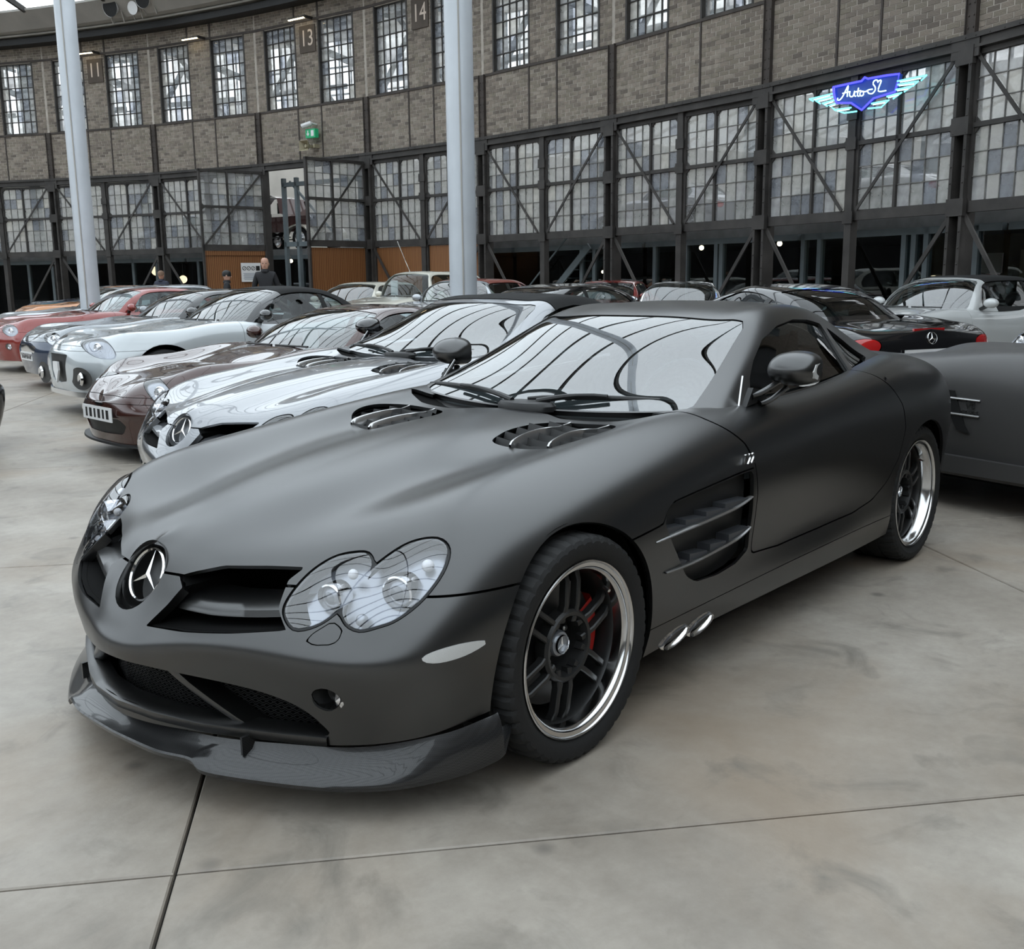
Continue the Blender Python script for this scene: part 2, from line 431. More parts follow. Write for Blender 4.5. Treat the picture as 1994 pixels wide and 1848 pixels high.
# ---- brick walls
bc_ = [(.195, .165, .138), (.245, .208, .172), (.15, .128, .108), (.215, .187, .15), (.27, .235, .196)]
BRK = [mat('brick_%s' % nm, c, .85, spec=.2, var=.22, vscale=9, bump=.35, bscale=60) for nm, c in zip(('brown', 'tan', 'dark', 'ochre', 'pale'), bc_)]
M['mortar'] = mat('mortar', (.42, .38, .335), .95, spec=.1, var=.2, vscale=4)
M['rust'] = mat('rusty_brown_steel', (.052, .042, .036), .7, var=.3, vscale=3, bump=.2, bscale=50)
wall = empty('wall_back', node(4)); tag(wall, 'curved brown brick wall of the round shed above the glazed gates', None, None, 'structure')
def wchild(b, name, m, smooth=0):
    o = b.obj(name, m, wall, smooth); o.matrix_parent_inverse = wall.matrix_world.inverted() if False else Matrix.Translation(-Vector(wall.location)); return o
cutA, cutB = (.095, .385), (.60, .90)
bricks = []
for k, B in enumerate(BAYS):
    rects = []
    ribs = (.0, cutA[1], cutB[0], 1.)
    xs = [.0, cutA[1]*LB, cutB[0]*LB, LB]; half = .11
    for a, b in ((half, xs[1]-.025), (xs[1]+.025, xs[2]-.025), (xs[2]+.025, LB-half)): rects.append((a, b, Z_BEAM1+.01, Z_SILL-.03))
    for a, b in ((half*.4, cutA[0]*LB-.03), (cutA[1]*LB+.03, cutB[0]*LB-.03), (cutB[1]*LB+.03, LB-half*.4)): rects.append((a, b, Z_SILL+.03, Z_WTOP+.02))
    rects.append((.03, LB-.03, Z_WTOP+.09, Z_TOP))
    for (a, b, z0, z1) in rects:
        nz = max(1, round((z1-z0)/.082)); ph = (z1-z0)/nz
        for r in range(nz):
            x = a-(.125 if r % 2 else 0)-R_.uniform(0, .01)
            while x < b:
                e = x+.25; c0, c1 = max(a, x+.005), min(b, e-.005)
                if c1-c0 > .03: bricks.append((k, (c0+c1)/2, z0+ph*(r+.5), c1-c0, ph-.011))
                x = e
    mb = MB()
    B.box(mb, 0, LB, -.24, -.0015, Z_BEAM1, Z_SILL)
    B.box(mb, 0, cutA[0]*LB, -.24, -.0015, Z_SILL, Z_WTOP); B.box(mb, cutA[1]*LB, cutB[0]*LB, -.24, -.0015, Z_SILL, Z_WTOP); B.box(mb, cutB[1]*LB, LB, -.24, -.0015, Z_SILL, Z_WTOP)
    B.box(mb, 0, LB, -.24, -.0015, Z_WTOP, Z_TOP+.02); wchild(mb, 'mortar_bed', M['mortar'])
    # brown steel framing: riveted pilaster, ribs, sill bar, lintel
    mb = MB(); B.box(mb, -.105, .105, -.02, .045, Z_BEAM1, Z_SILL+.02)
    for q in (-.105, .09): B.box(mb, q, q+.015, .045, .075, Z_BEAM1, Z_SILL+.02)
    for z in np.arange(Z_BEAM1+.12, Z_SILL, .17):
        for q in (-.05, .05): mb.ball(B.p(q, .047, z), (.017, .017, .017), 6, 4)
    wchild(mb, 'pilaster', M['rust'])
    for f in (cutA[1], cutB[0]):
        mb = MB(); B.box(mb, f*LB-.022, f*LB+.022, -.02, .02, Z_BEAM1, Z_SILL); B.box(mb, f*LB-.028, f*LB+.028, -.02, .018, Z_WTOP, Z_TOP); wchild(mb, 'rib', M['rust'])
    mb = MB(); B.box(mb, 0, LB, -.02, .025, Z_SILL-.03, Z_SILL+.025); wchild(mb, 'sill_bar', M['rust'])
    mb = MB(); B.box(mb, 0, LB, -.02, .02, Z_WTOP+.02, Z_WTOP+.085); wchild(mb, 'lintel', M['rust'])
camp = co.matrix_world.translation
view = co.matrix_world.to_3x3().inverted()
def inview(P):
    q = view @ (P-camp); return q.z < 0 and abs(q.x/-q.z) < .53 and -.49 < q.y/-q.z+.01 < .49
near = []
for i, (k, s, z, ln, ht) in enumerate(bricks):
    P = BAYS[k].p(s, 0, z)
    if inview(P): near.append(((P-camp).length/ln**.5, i))
near = set(i for _, i in sorted(near)[:300])
def unit_brick(m): return mesh('brick', [(-.5, -.5, -.5), (.5, -.5, -.5), (.5, .5, -.5), (-.5, .5, -.5), (-.47, -.5, .5), (.47, -.5, .5), (.47, .5, .5), (-.47, .5, .5)], [(0, 1, 5, 4), (1, 2, 6, 5), (2, 3, 7, 6), (3, 0, 4, 7), (4, 5, 6, 7)], m, 0)
UB = [unit_brick(m) for m in BRK]
BV, BF, BM = [], [], []
for i, (k, s, z, ln, ht) in enumerate(bricks):
    B = BAYS[k]; pr = R_.uniform(-.003, .004); mi_ = R_.choice((0, 0, 1, 1, 2, 3, 3, 4)); c = B.p(s, -.008+pr, z)
    # local x along the wall, y up, z out of the wall
    mx = Matrix(((B.es.x, 0, B.en.x, c.x), (B.es.y, 0, B.en.y, c.y), (0, 1, 0, c.z), (0, 0, 0, 1))) @ Matrix.Diagonal((ln, ht, .024, 1))
    if i in near:
        o = link('brick', UB[mi_], wall); o.matrix_parent_inverse = Matrix.Translation(-Vector(wall.location)); o.matrix_basis = mx
    else:
        n0 = len(BV); BV += [tuple(mx @ Vector(v.co)) for v in UB[0].vertices]; BF += [tuple(n0+q for q in p_.vertices) for p_ in UB[0].polygons]; BM += [mi_]*5
o = link('brick', mesh('bricks', BV, BF, BRK, 0, mi=BM), wall); o.matrix_parent_inverse = Matrix.Translation(-Vector(wall.location)); o['kind'] = 'stuff'

# ---- panes: a handful of shared meshes, each pane an object
PANE = [thin_glass('clear_pane', (.92, .93, .94), .18, (.66, .66, .66)), thin_glass('dusty_pane', (.86, .865, .86), .36, (.66, .66, .64)), thin_glass('frosted_pane', (.82, .82, .82), .52, (.62, .62, .62)), thin_glass('grey_pane', (.68, .70, .74), .38, (.42, .44, .47)), thin_glass('milky_pane', (.86, .86, .83), .64, (.70, .68, .64))]
_pm = {}
def pane_mesh(w_, h, v):
    key = (round(w_, 3), round(h, 3), v)
    if key not in _pm:
        b = MB().box((0, 0, 0), (w_, .006, h)); _pm[key] = b.mesh('pane', PANE[v], 0)
    return _pm[key]
def put(parent, o_inv, me, name, P, rz):
    o = link(name, me, parent, None); o.matrix_parent_inverse = o_inv; o.matrix_basis = Matrix.Translation(P) @ Matrix.Rotation(rz, 4, 'Z'); return o
wn = 0
for k, B in enumerate(BAYS):
    for (f0, f1) in (cutA, cutB):
        a0, a1 = f0*LB, f1*LB; ctr = B.p((a0+a1)/2, -.09, (Z_SILL+Z_WTOP)/2)
        if not (inview(B.p(a0, 0, Z_SILL)) or inview(B.p(a1, 0, Z_SILL)) or inview(ctr)): continue
        wn += 1; W = empty('window_%d' % wn, ctr); inv = Matrix.Translation(-ctr)
        tag(W, 'tall steel window of small dusty panes in the upper brick wall', None, None, 'structure')
        fb = MB()
        for q in ((a0-.03, a0+.02), (a1-.02, a1+.03)): B.box(fb, q[0], q[1], -.14, .012, Z_SILL+.02, Z_WTOP+.02)
        for z in ((Z_SILL+.02, Z_SILL+.06), (Z_WTOP-.02, Z_WTOP+.02)): B.box(fb, a0, a1, -.14, -.03, *z)
        put(W, inv, mesh('frame', [tuple(Vector(v)) for v in fb.V], fb.F, M['steel'], 0), 'frame', (0, 0, 0), 0)
        gb = MB(); nc, nr = 5, 6; x0, x1, z0, z1 = a0+.02, a1-.02, Z_SILL+.06, Z_WTOP-.02; dw, dh = (x1-x0)/nc, (z1-z0)/nr
        for c in range(1, nc): B.box(gb, x0+dw*c-.009, x0+dw*c+.009, -.115, -.065, z0, z1)
        for r in range(1, nr): B.box(gb, x0, x1, -.115, -.06, z0+dh*r-.011, z0+dh*r+.011)
        put(W, inv, mesh('glazing_bars', gb.V, gb.F, M['steel'], 0), 'glazing_bars', (0, 0, 0), 0)
        for c in range(nc):
            for r in range(nr):
                v = R_.choices((0, 1, 2, 3, 4), (5, 5, 2, 2.2, .6))[0] if r < 4 else R_.choices((0, 1, 2, 3), (4, 3, 1, 3))[0]
                put(W, inv, pane_mesh(dw-.012, dh-.012, v), 'pane', B.p(x0+dw*(c+.5), -.09+R_.uniform(-.002, .002), z0+dh*(r+.5)), B.rz+R_.uniform(-.006, .006))

# ---- gates: two glazed steel leaves a bay under a riveted beam
M['wood'] = mat('varnished_wood', (.20, .085, .032), .45, var=.35, vscale=2.5)
n_, l_ = nt(M['wood']); wv = n_.new('ShaderNodeTexWave'); wv.bands_direction = 'X'; wv.inputs['Scale'].default_value = 5; wv.inputs['Distortion'].default_value = 3; wv.inputs['Detail'].default_value = 3
tc_ = n_.new('ShaderNodeTexCoord'); mp_ = n_.new('ShaderNodeMapping'); mp_.inputs['Scale'].default_value = (1, 1, .12); l_.new(tc_.outputs['Object'], mp_.inputs[0]); l_.new(mp_.outputs[0], wv.inputs['Vector'])
cr_ = n_.new('ShaderNodeValToRGB'); cr_.color_ramp.elements[0].color = (.14, .052, .018, 1); cr_.color_ramp.elements[1].color = (.27, .125, .05, 1); l_.new(wv.outputs[0], cr_.inputs[0]); l_.new(cr_.outputs[0], n_['Principled BSDF'].inputs['Base Color'])
dn = 0
def leaf(o, es, en, wd, flip, lab, wood=0, brace=True, z1=Z_BEAM0-.02):
    """one glazed gate leaf from its hinge corner o along es; flip puts the narrow columns first"""
    global dn; dn += 1; rz = math.atan2(es.y, es.x)
    L = empty('door_%d' % dn, o); inv = Matrix.Translation(-Vector(o)); tag(L, lab, None, None, 'structure')
    P = lambda a, n, z: o+es*a+en*n+Vector((0, 0, z))
    def bx(b, a0, a1, n0, n1, z0, z1_): b.box(P((a0+a1)/2, (n0+n1)/2, (z0+z1_)/2), (abs(a1-a0), abs(n1-n0), abs(z1_-z0)), rz)
    zb = .05 if wood else Z_RAIL0; st = .055
    fb = MB()
    for a in ((0, st), (wd-st, wd)): bx(fb, *a, -.05, .05, zb, z1)
    bx(fb, 0, wd, -.05, .05, z1-.07, z1); bx(fb, 0, wd, -.05, .05, Z_RAIL0, Z_RAIL1); bx(fb, 0, wd, -.045, .055, Z_TRAN-.035, Z_TRAN+.035)
    x0, x1 = st, wd-st; nA, nB = (3, 4) if flip else (4, 3); xm = x0+(x1-x0)*nA/7
    bx(fb, xm-.025, xm+.025, -.045, .055, Z_RAIL1, z1)
    for a, z in ((x0, z1-.07), (xm-.02, z1-.07), (xm+.02, z1-.07), (x1, z1-.07), (x0, Z_TRAN), (x1, Z_TRAN)):      # small corner gussets
        s = 1 if (a == x0 or a == xm+.02) else -1
        for up in ((-1,) if z > Z_TRAN+.1 else (-1, 1)):
            zz = z+up*.035 if z < Z_TRAN+.1 else z
            fb.prism([(0, 0), (.09*s, 0), (0, .09*up)], P(a, -.02, zz), es, (0, 0, 1), .05)
    put(L, inv, mesh('frame', fb.V, fb.F, M['steel'], 0), 'frame', (0, 0, 0), 0)
    if brace:
        bb = MB(); A, Bq = ((x1, z1-.05), (x0+.03, Z_RAIL1)) if flip else ((x0, z1-.05), (x1-.03, Z_RAIL1))
        bb.bar(P(A[0], .075, A[1]), P(Bq[0], .075, Bq[1]), .02, .055, up=tuple(en.cross(Vector((0, 0, 1)))))
        put(L, inv, mesh('brace', bb.V, bb.F, M['steel'], 0), 'brace', (0, 0, 0), 0)
    gb = MB()
    for lo, hi, n in ((x0, xm-.025, nA), (xm+.025, x1, nB)):
        dw = (hi-lo)/n
        for c in range(1, n): bx(gb, lo+dw*c-.007, lo+dw*c+.007, -.015, .02, Z_RAIL1, z1-.07)
        for za, zc in ((Z_RAIL1, Z_TRAN-.035), (Z_TRAN+.035, z1-.07)):
            dh = (zc-za)/3
            for r in range(1, 3): bx(gb, lo, hi, -.015, .02, za+dh*r-.007, za+dh*r+.007)
            for c in range(n):
                for r in range(3):
                    v = R_.choices((0, 1, 2, 3, 4), (3.2, 4.5, 1.6, 2., .8))[0]
                    put(L, inv, pane_mesh(dw-.008, dh-.008, v), 'pane', P(lo+dw*(c+.5), R_.uniform(-.002, .003), za+dh*(r+.5)), rz+R_.uniform(-.008, .008))
    put(L, inv, mesh('glazing_bars', gb.V, gb.F, M['lightbar'], 0), 'glazing_bars', (0, 0, 0), 0)
    if wood:
        nb = 8; dw = (wd-2*st)/nb
        for c in range(nb):
            b = MB().box((0, 0, 0), (dw-.006, .03, Z_RAIL0-.1)); me = _pm.setdefault(('plank', round(dw, 3)), b.mesh('plank', M['wood'], 0))
            put(L, inv, me, 'plank', P(st+dw*(c+.5), -.02, .05+(Z_RAIL0-.05)/2), rz)
        if wood == 2:
            for z in (2.12, .95):
                b = MB(); bx(b, st, wd-st, .0, .03, z, z+.13); put(L, inv, mesh('batten', b.V, b.F, M['wood'], 0), 'batten', (0, 0, 0), 0)
    return L
M['lightbar'] = mat('weathered_glazing_bar', (.16, .155, .145), .7, var=.3, vscale=8)
bay_nm = ['at the far left edge', 'two bays left of the open gate', 'left beside the open gate', 'open', 'right beside the open gate, above wooden boards', 'behind the second grey pillar', 'two bays left of the neon sign', 'behind the neon winged sign', 'at the right edge']
MID = .5*LB
for k, B in enumerate(BAYS):
    # beam, column, centre post, braces below the rail
    g = MB(); B.box(g, 0, LB, -.10, .10, Z_BEAM0, Z_BEAM1); B.box(g, 0, LB, .10, .14, Z_BEAM0+.14, Z_BEAM1+.012); B.box(g, 0, LB, .10, .13, Z_BEAM0, Z_BEAM0+.04)
    for q in (.1, LB-.1): B.box(g, q-.16, q+.16, .10, .125, Z_BEAM0-.12, Z_BEAM1-.02)
    for q in np.arange(.2, LB, .26): g.ball(B.p(q, .14, Z_BEAM1-.035), .013, 5, 4)
    wchild(g, 'beam', M['steel'])
    g = MB(); B.box(g, -.14, .14, -.14, -.06, 0, Z_BEAM0)
    for q in (-.15, .09): B.box(g, q, q+.06, -.14, .13, 0, Z_BEAM0)
    for z in np.arange(.3, Z_BEAM0, .24):
        for q in (-.12, .12): g.ball(B.p(q, .132, z), .016, 5, 4)
    for z in (Z_RAIL0+.08, Z_TRAN, Z_BEAM0-.08): B.box(g, -.17, .17, .06, .14, z-.13, z+.13)
    wchild(g, 'column', M['steel'])
    if k != 3:
        g = MB(); B.box(g, MID-.075, MID+.075, -.07, .09, 0, Z_BEAM0)
        for z in (Z_RAIL0+.05, Z_TRAN, Z_BEAM0-.6): B.box(g, MID-.11, MID+.11, .09, .11, z-.1, z+.1)
        wchild(g, 'centre_post', M['steel'])
        nm = 'glazed black steel gate of small panes, %s leaf, bay ' + bay_nm[k]
        wd = MID-.075-.14
        leaf(B.p(.14, 0, 0), B.es, B.en, wd, False, nm % 'left', 1 if k == 4 else 0)
        leaf(B.p(MID+.075, 0, 0), B.es, B.en, wd, True, nm % 'right', 1 if k == 4 else 0)
        for (a, c) in ((.15, 1.75), (LB-.15, LB-1.75)):
            g = MB().bar(B.p(a, .06, Z_RAIL0-.05), B.p(c, .06, .02), .03, .07, up=tuple(B.es)); wchild(g, 'lower_brace', M['steel'])
B3 = BAYS[3]
def hinge_leaf(a, P_free, flip, lab):
    h = B3.p(a, .1, 0); d = Vector((P_free[0]-h.x, P_free[1]-h.y, 0)).normalized(); e = Vector((d.y, -d.x, 0))
    if e.dot(camp-h) < 0: e = -e
    return leaf(h, d, e, MID-.2, flip, lab, 2 if a < 1 else 1)
hinge_leaf(.12, (15.95, 24.27), False, 'open gate leaf with wooden lower half and notice, left of the doorway')
hinge_leaf(LB-.12, (16.20, 19.91), False, 'open gate leaf with wooden lower half, right of the doorway')

# ---- inside the shed: upper floor, back wall with tall windows, roof with lantern, glazed shopfront below
M['plaster'] = mat('pale_plaster', (.62, .60, .55), .8, var=.12, vscale=.8)
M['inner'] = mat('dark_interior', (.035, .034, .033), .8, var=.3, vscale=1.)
M['deck'] = mat('upper_deck', (.20, .20, .20), .5, var=.2)
DEPTH = 9.
inn = empty('wall_interior', node(4)); tag(inn, 'pale inner back wall and roof of the shed seen through the panes', None, None, 'structure')
def ichild(b, name, m): o = b.obj(name, m, inn, 0); o.matrix_parent_inverse = Matrix.Translation(-Vector(inn.location)); return o
wall_p, deck, roofb, post, truss, dark, frm = MB(), MB(), MB(), MB(), MB(), MB(), MB()
class Wide(Bay):
    pass
for k in range(-2, 11):
    B = Bay(k); f = (BR+DEPTH)/BR; LX = LB*f; x0 = -(LX-LB)/2
    # back wall: plinth, piers, top; openings let the overcast sky in
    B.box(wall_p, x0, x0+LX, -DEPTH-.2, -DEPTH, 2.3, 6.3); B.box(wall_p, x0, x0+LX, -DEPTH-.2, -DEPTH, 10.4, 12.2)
    for q in (0, .44, .5, .94): B.box(wall_p, x0+LX*q, x0+LX*(q+.09), -DEPTH-.2, -DEPTH, 6.3, 10.4)
    for q in range(1, 10): B.box(frm, x0+LX*q/10-.025, x0+LX*q/10+.025, -DEPTH-.1, -DEPTH-.05, 6.3, 10.4)
    for z in (7.4, 8.4, 9.4): B.box(frm, x0, x0+LX, -DEPTH-.1, -DEPTH-.05, z, z+.06)
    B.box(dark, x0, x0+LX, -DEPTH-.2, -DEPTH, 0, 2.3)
    B.box(deck, x0, x0+LX, -DEPTH, -1.15, 2.12, 2.34)
    B.box(roofb, -.2, LB+.2, -2.2, -.2, 8.95, 9.1); B.box(roofb, x0, x0+LX, -DEPTH, -7., 12.0, 12.15)
    B.box(post, -.12, .12, -4.6, -4.3, 2.34, 11.0)
    truss.bar(B.p(.1, -4.4, 6.2), B.p(LB*.5, -4.4, 8.9), .10, .16); truss.bar(B.p(LB-.1, -4.4, 6.2), B.p(LB*.5, -4.4, 8.9), .10, .16); truss.bar(B.p(0, -4.4, 7.7), B.p(LB, -4.4, 7.7), .1, .16)
    truss.bar(B.p(0, -.4, 8.8), B.p(0, -4.5, 8.3), .1, .2); truss.bar(B.p(0, -1.2, 8.6), B.p(0, -4.4, 6.0), .08, .12)
    for q in np.arange(.4, LB, .75): truss.bar(B.p(q, -.3, 8.9), B.p(q, -2.6, 8.9), .05, .1)
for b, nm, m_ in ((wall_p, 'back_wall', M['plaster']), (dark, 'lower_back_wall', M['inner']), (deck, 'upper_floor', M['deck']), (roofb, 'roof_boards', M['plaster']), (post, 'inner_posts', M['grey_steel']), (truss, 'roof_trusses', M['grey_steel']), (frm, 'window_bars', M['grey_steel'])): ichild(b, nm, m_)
# shopfront frames below the gates, set back one metre
sg_ = thin_glass('shopfront_glass', (.75, .8, .8), ior=1.5)
for k, B in enumerate(BAYS):
    g = MB(); gl = MB()
    posts = {5: (2.42, 2.85, 3.35), 6: (.3, 1.30, 2.2, 2.35), 7: (.02, .45, 2.45, 2.66, 2.92, 3.9), 3: (.45, 1.2, 4.1)}.get(k, (.5, 2.2, 3.2))
    for q in posts: B.box(g, q-.05, q+.05, -1.12, -1.0, 0, 2.12)
    B.box(g, 0, LB, -1.12, -1.0, 2.02, 2.14); B.box(g, 0, LB, -1.1, -1.02, 0, .1)
    if k == 3:
        for q in (.45, 1.0, 4.0): B.box(g, q-.05, q+.05, -.5, -.38, 0, 4.4)
        B.box(g, .4, 4.05, -.5, -.38, 2.38, 2.52); B.box(g, .4, 4.05, -.5, -.38, 4.15, 4.27); g.bar(B.p(.7, -.45, 4.3), B.p(2.6, -.45, 2.6), .05, .06)
    wchild(g, 'shopfront_frame', M['grey_steel'])
    B.box(gl, 0, LB, -1.06, -1.055, .1, 2.02); wchild(gl, 'shopfront_pane', sg_)

# ---- the rest of the ring, out of the frame, so that the place closes around the cars
ring = MB(); ringw = MB()
for k in range(9, 54):
    B = Bay(k); B.box(ring, 0, LB, -.3, 0, Z_BEAM0, Z_SILL); B.box(ring, 0, LB, -.3, 0, Z_WTOP, Z_TOP)
    for q in (0, .385, .9): B.box(ring, q*LB, (q+.2)*LB, -.3, 0, Z_SILL, Z_WTOP)
    B.box(ringw, 0, LB, -.35, -.3, 0, Z_TOP)
wf = tag(ring.obj('wall_front', BRK[0], None, 0), 'brown brick wall closing the round courtyard behind the viewer', None, None, 'structure')
o = ringw.obj('dark_gates', mat('dark_gate_glass', (.03, .03, .032), .3), wf, 0)

# ---- eaves and the glass roof
M['zinc'] = mat('zinc_fascia', (.40, .385, .36), .55, var=.12, vscale=1.2)
M['gutter'] = mat('dark_gutter', (.018, .018, .018), .5)
rf = empty('ceiling', (BC.x, BC.y, 10)); tag(rf, 'glazed courtyard roof with dark curved ribs', None, None, 'structure')
def rchild(b, name, m, smooth=0): o = b.obj(name, m, rf, smooth); o.location = (-BC.x, -BC.y, -10) if False else (0, 0, 0); o.matrix_parent_inverse = Matrix.Translation((-BC.x, -BC.y, -10)); return o
c3 = (BC.x, BC.y, 0)
rchild(MB().lathe([(BR-.05, 9.0), (BR-.45, 9.02), (BR-.45, 9.2), (BR-.05, 9.2)], 162, c3, closed=True), 'gutter', M['gutter'])
rchild(MB().lathe([(BR-.55+.035*math.cos(a), 9.27+.035*math.sin(a)) for a in np.linspace(0, 2*math.pi, 9)], 162, c3), 'rail', M['zinc'], 60)
rchild(MB().lathe([(BR+.0, 9.22), (BR-.75, 9.36), (BR-1.25, 9.80), (BR-1.25, 9.86), (BR+.0, 9.86)], 162, c3), 'fascia', M['zinc'], 20)
RZ = lambda r: 9.82+(BR-1.2-r)*math.tan(rad(11.))+1.2*math.sin(math.pi*min(1, (BR-1.2-r)/(BR-1.2)))
rs_ = np.linspace(BR-1.2, 1.5, 14)
rib = MB(); 
for q in range(len(rs_)-1): rib.bar((rs_[q], 0, RZ(rs_[q])), (rs_[q+1], 0, RZ(rs_[q+1])), .09, .16)
ribm = rib.mesh('rib', M['steel'], 0); NS = 72
for k in range(NS): link('rib', ribm, rf, (0, 0, -10), (0, 0, 2*math.pi*k/NS+.02))
for r in (28., 19., 10.): o = MB().lathe([(r-.05, RZ(r)-.08), (r+.05, RZ(r)-.08), (r+.05, RZ(r)+.08), (r-.05, RZ(r)+.08)], 72, closed=True).obj('ring_beam', M['steel'], rf, 0); o.location = (0, 0, -10)
M['roofglass'] = thin_glass('opal_roof_panel', (.90, .95, .98), .14, (.88, .92, .95), ior=1.2, thru=.9)
for r0, r1 in ((BR-1.2, 28.), (28., 19.), (19., 10.), (10., 1.5)):
    a = math.pi/NS; st_ = np.linspace(r0, r1, 4)
    pm_ = MB().grid(np.array([[(r*math.cos(t), r*math.sin(t), RZ(r)+.12) for t in (-a, a)] for r in st_])).mesh('roof_pane', M['roofglass'], 0)
    for k in range(NS): link('roof_pane', pm_, rf, (0, 0, -10), (0, 0, 2*math.pi*(k+.5)/NS+.02))

# ---- grey tubular roof pillars
M['pole'] = mat('grey_pillar_paint', (.60, .635, .675), .42, metal=.25, var=.06, vscale=2.)
for (x, y, d, lab) in ((7.9, 6.89, .36, 'thick grey steel pillar rising behind the black coupe, mid picture'), (7.55, 16.15, .36, 'grey steel pillar among the cars at the left')):
    p_ = empty('pillar', (x, y, 0)); tag(p_, lab, 'pillar', 'grey roof pillars')
    MB().lathe([(d/2, 0), (d/2, 14.)], 40).obj('shaft', M['pole'], p_, 60)
    MB().lathe([(d/2+.12, 0), (d/2+.12, .03), (d/2+.005, .035)], 40).obj('base_plate', M['pole'], p_, 30)
    MB().tube([(-d*.38, -d*.36, .1), (-d*.38, -d*.36, 13.5)], .012, 6).obj('conduit', M['zinc'], p_)
# ------------------------------------------------------------------ the satin black coupe: one smooth master surface trimmed into panels
HB = [  # rings from the nose backwards; rows from the bonnet centre line down to the sill: (x, half width, z)
 [(-.735,0,.657),(-.752,0,.632),(-.77,0,.605),(-.79,0,.575),(-.81,0,.545),(-.835,0,.51),(-.865,0,.465),(-.888,0,.425),(-.905,0,.385),(-.90,0,.30),(-.89,0,.185)],
 [(-.64,0,.686),(-.66,.08,.676),(-.69,.15,.652),(-.72,.20,.622),(-.75,.235,.586),(-.78,.26,.55),(-.81,.275,.505),(-.84,.285,.455),(-.845,.29,.40),(-.825,.29,.30),(-.815,.29,.185)],
 [(-.47,0,.726),(-.49,.13,.716),(-.525,.26,.684),(-.57,.36,.660),(-.60,.43,.632),(-.648,.48,.58),(-.70,.51,.52),(-.74,.515,.46),(-.75,.515,.40),(-.73,.51,.30),(-.715,.505,.185)],
 [(-.22,0,.772),(-.25,.165,.76),(-.30,.33,.724),(-.37,.47,.718),(-.455,.58,.692),(-.538,.645,.61),(-.60,.68,.525),(-.64,.70,.46),(-.655,.71,.40),(-.64,.70,.30),(-.62,.69,.197)],
 [(.02,0,.808),(-.0,.19,.796),(-.06,.38,.760),(-.16,.53,.772),(-.285,.655,.762),(-.40,.765,.695),(-.475,.835,.585),(-.52,.86,.48),(-.525,.865,.40),(-.505,.855,.31),(-.485,.84,.228)],
 [(.22,0,.832),(.21,.20,.820),(.17,.40,.784),(.09,.55,.802),(-.03,.67,.803),(-.16,.83,.735),(-.23,.915,.62),(-.275,.94,.51),(-.28,.938,.395),(-.27,.93,.32),(-.265,.918,.262)],
 [(.42,0,.848),(.41,.21,.836),(.39,.41,.802),(.33,.56,.822),(.24,.68,.832),(.16,.85,.765),(.12,.935,.65),(.11,.953,.52),(.11,.945,.395),(.11,.935,.30),(.11,.925,.21)],
 [(.62,0,.860),(.62,.21,.847),(.60,.41,.828),(.57,.57,.846),(.53,.69,.862),(.50,.86,.79),(.48,.928,.67),(.47,.94,.53),(.47,.935,.395),(.47,.93,.29),(.47,.915,.205)],
 [(.84,0,.866),(.84,.21,.858),(.85,.42,.856),(.87,.59,.876),(.88,.71,.889),(.88,.86,.822),(.88,.918,.69),(.88,.922,.54),(.88,.918,.395),(.88,.925,.29),(.88,.912,.205)],
 [(1.25,0,.87),(1.25,.21,.87),(1.25,.42,.875),(1.26,.62,.89),(1.27,.755,.898),(1.27,.868,.842),(1.27,.918,.71),(1.27,.915,.55),(1.27,.905,.395),(1.27,.922,.28),(1.27,.91,.20)],
 [(1.7,0,.88),(1.7,.21,.88),(1.7,.42,.885),(1.7,.63,.898),(1.7,.772,.905),(1.7,.876,.866),(1.7,.922,.73),(1.7,.917,.56),(1.7,.905,.395),(1.7,.922,.28),(1.7,.91,.195)],
 [(2.15,0,.93),(2.15,.21,.93),(2.15,.42,.93),(2.15,.62,.93),(2.15,.765,.938),(2.15,.882,.90),(2.15,.936,.765),(2.15,.937,.58),(2.15,.925,.395),(2.15,.925,.28),(2.15,.905,.19)],
 [(2.6,0,.955),(2.6,.21,.955),(2.6,.42,.955),(2.6,.60,.96),(2.6,.73,.972),(2.62,.872,.928),(2.62,.950,.785),(2.62,.955,.59),(2.62,.945,.395),(2.62,.935,.29),(2.62,.905,.20)],
 [(3.0,0,.962),(3.0,.21,.962),(3.0,.42,.962),(2.98,.58,.965),(2.97,.70,.968),(2.97,.848,.913),(2.97,.932,.775),(2.97,.942,.59),(2.97,.925,.40),(2.97,.905,.30),(2.97,.87,.215)],
 [(3.38,0,.955),(3.38,.20,.955),(3.37,.40,.952),(3.34,.55,.945),(3.31,.655,.93),(3.29,.785,.875),(3.29,.858,.75),(3.29,.865,.58),(3.29,.845,.41),(3.29,.825,.32),(3.29,.79,.25)],
 [(3.62,0,.935),(3.62,.18,.934),(3.60,.35,.928),(3.57,.47,.915),(3.55,.55,.895),(3.53,.65,.845),(3.53,.71,.74),(3.54,.715,.58),(3.54,.70,.42),(3.53,.68,.34),(3.50,.65,.28)],
 [(3.71,0,.915),(3.71,.10,.91),(3.71,.2,.90),(3.705,.27,.885),(3.70,.33,.86),(3.695,.38,.82),(3.70,.41,.73),(3.71,.41,.58),(3.705,.40,.43),(3.68,.39,.36),(3.62,.37,.30)],
 [(3.735,0,.905),(3.735,0,.90),(3.735,0,.885),(3.73,0,.865),(3.725,0,.84),(3.72,0,.80),(3.725,0,.72),(3.735,0,.58),(3.73,0,.44),(3.70,0,.37),(3.64,0,.31)],
]
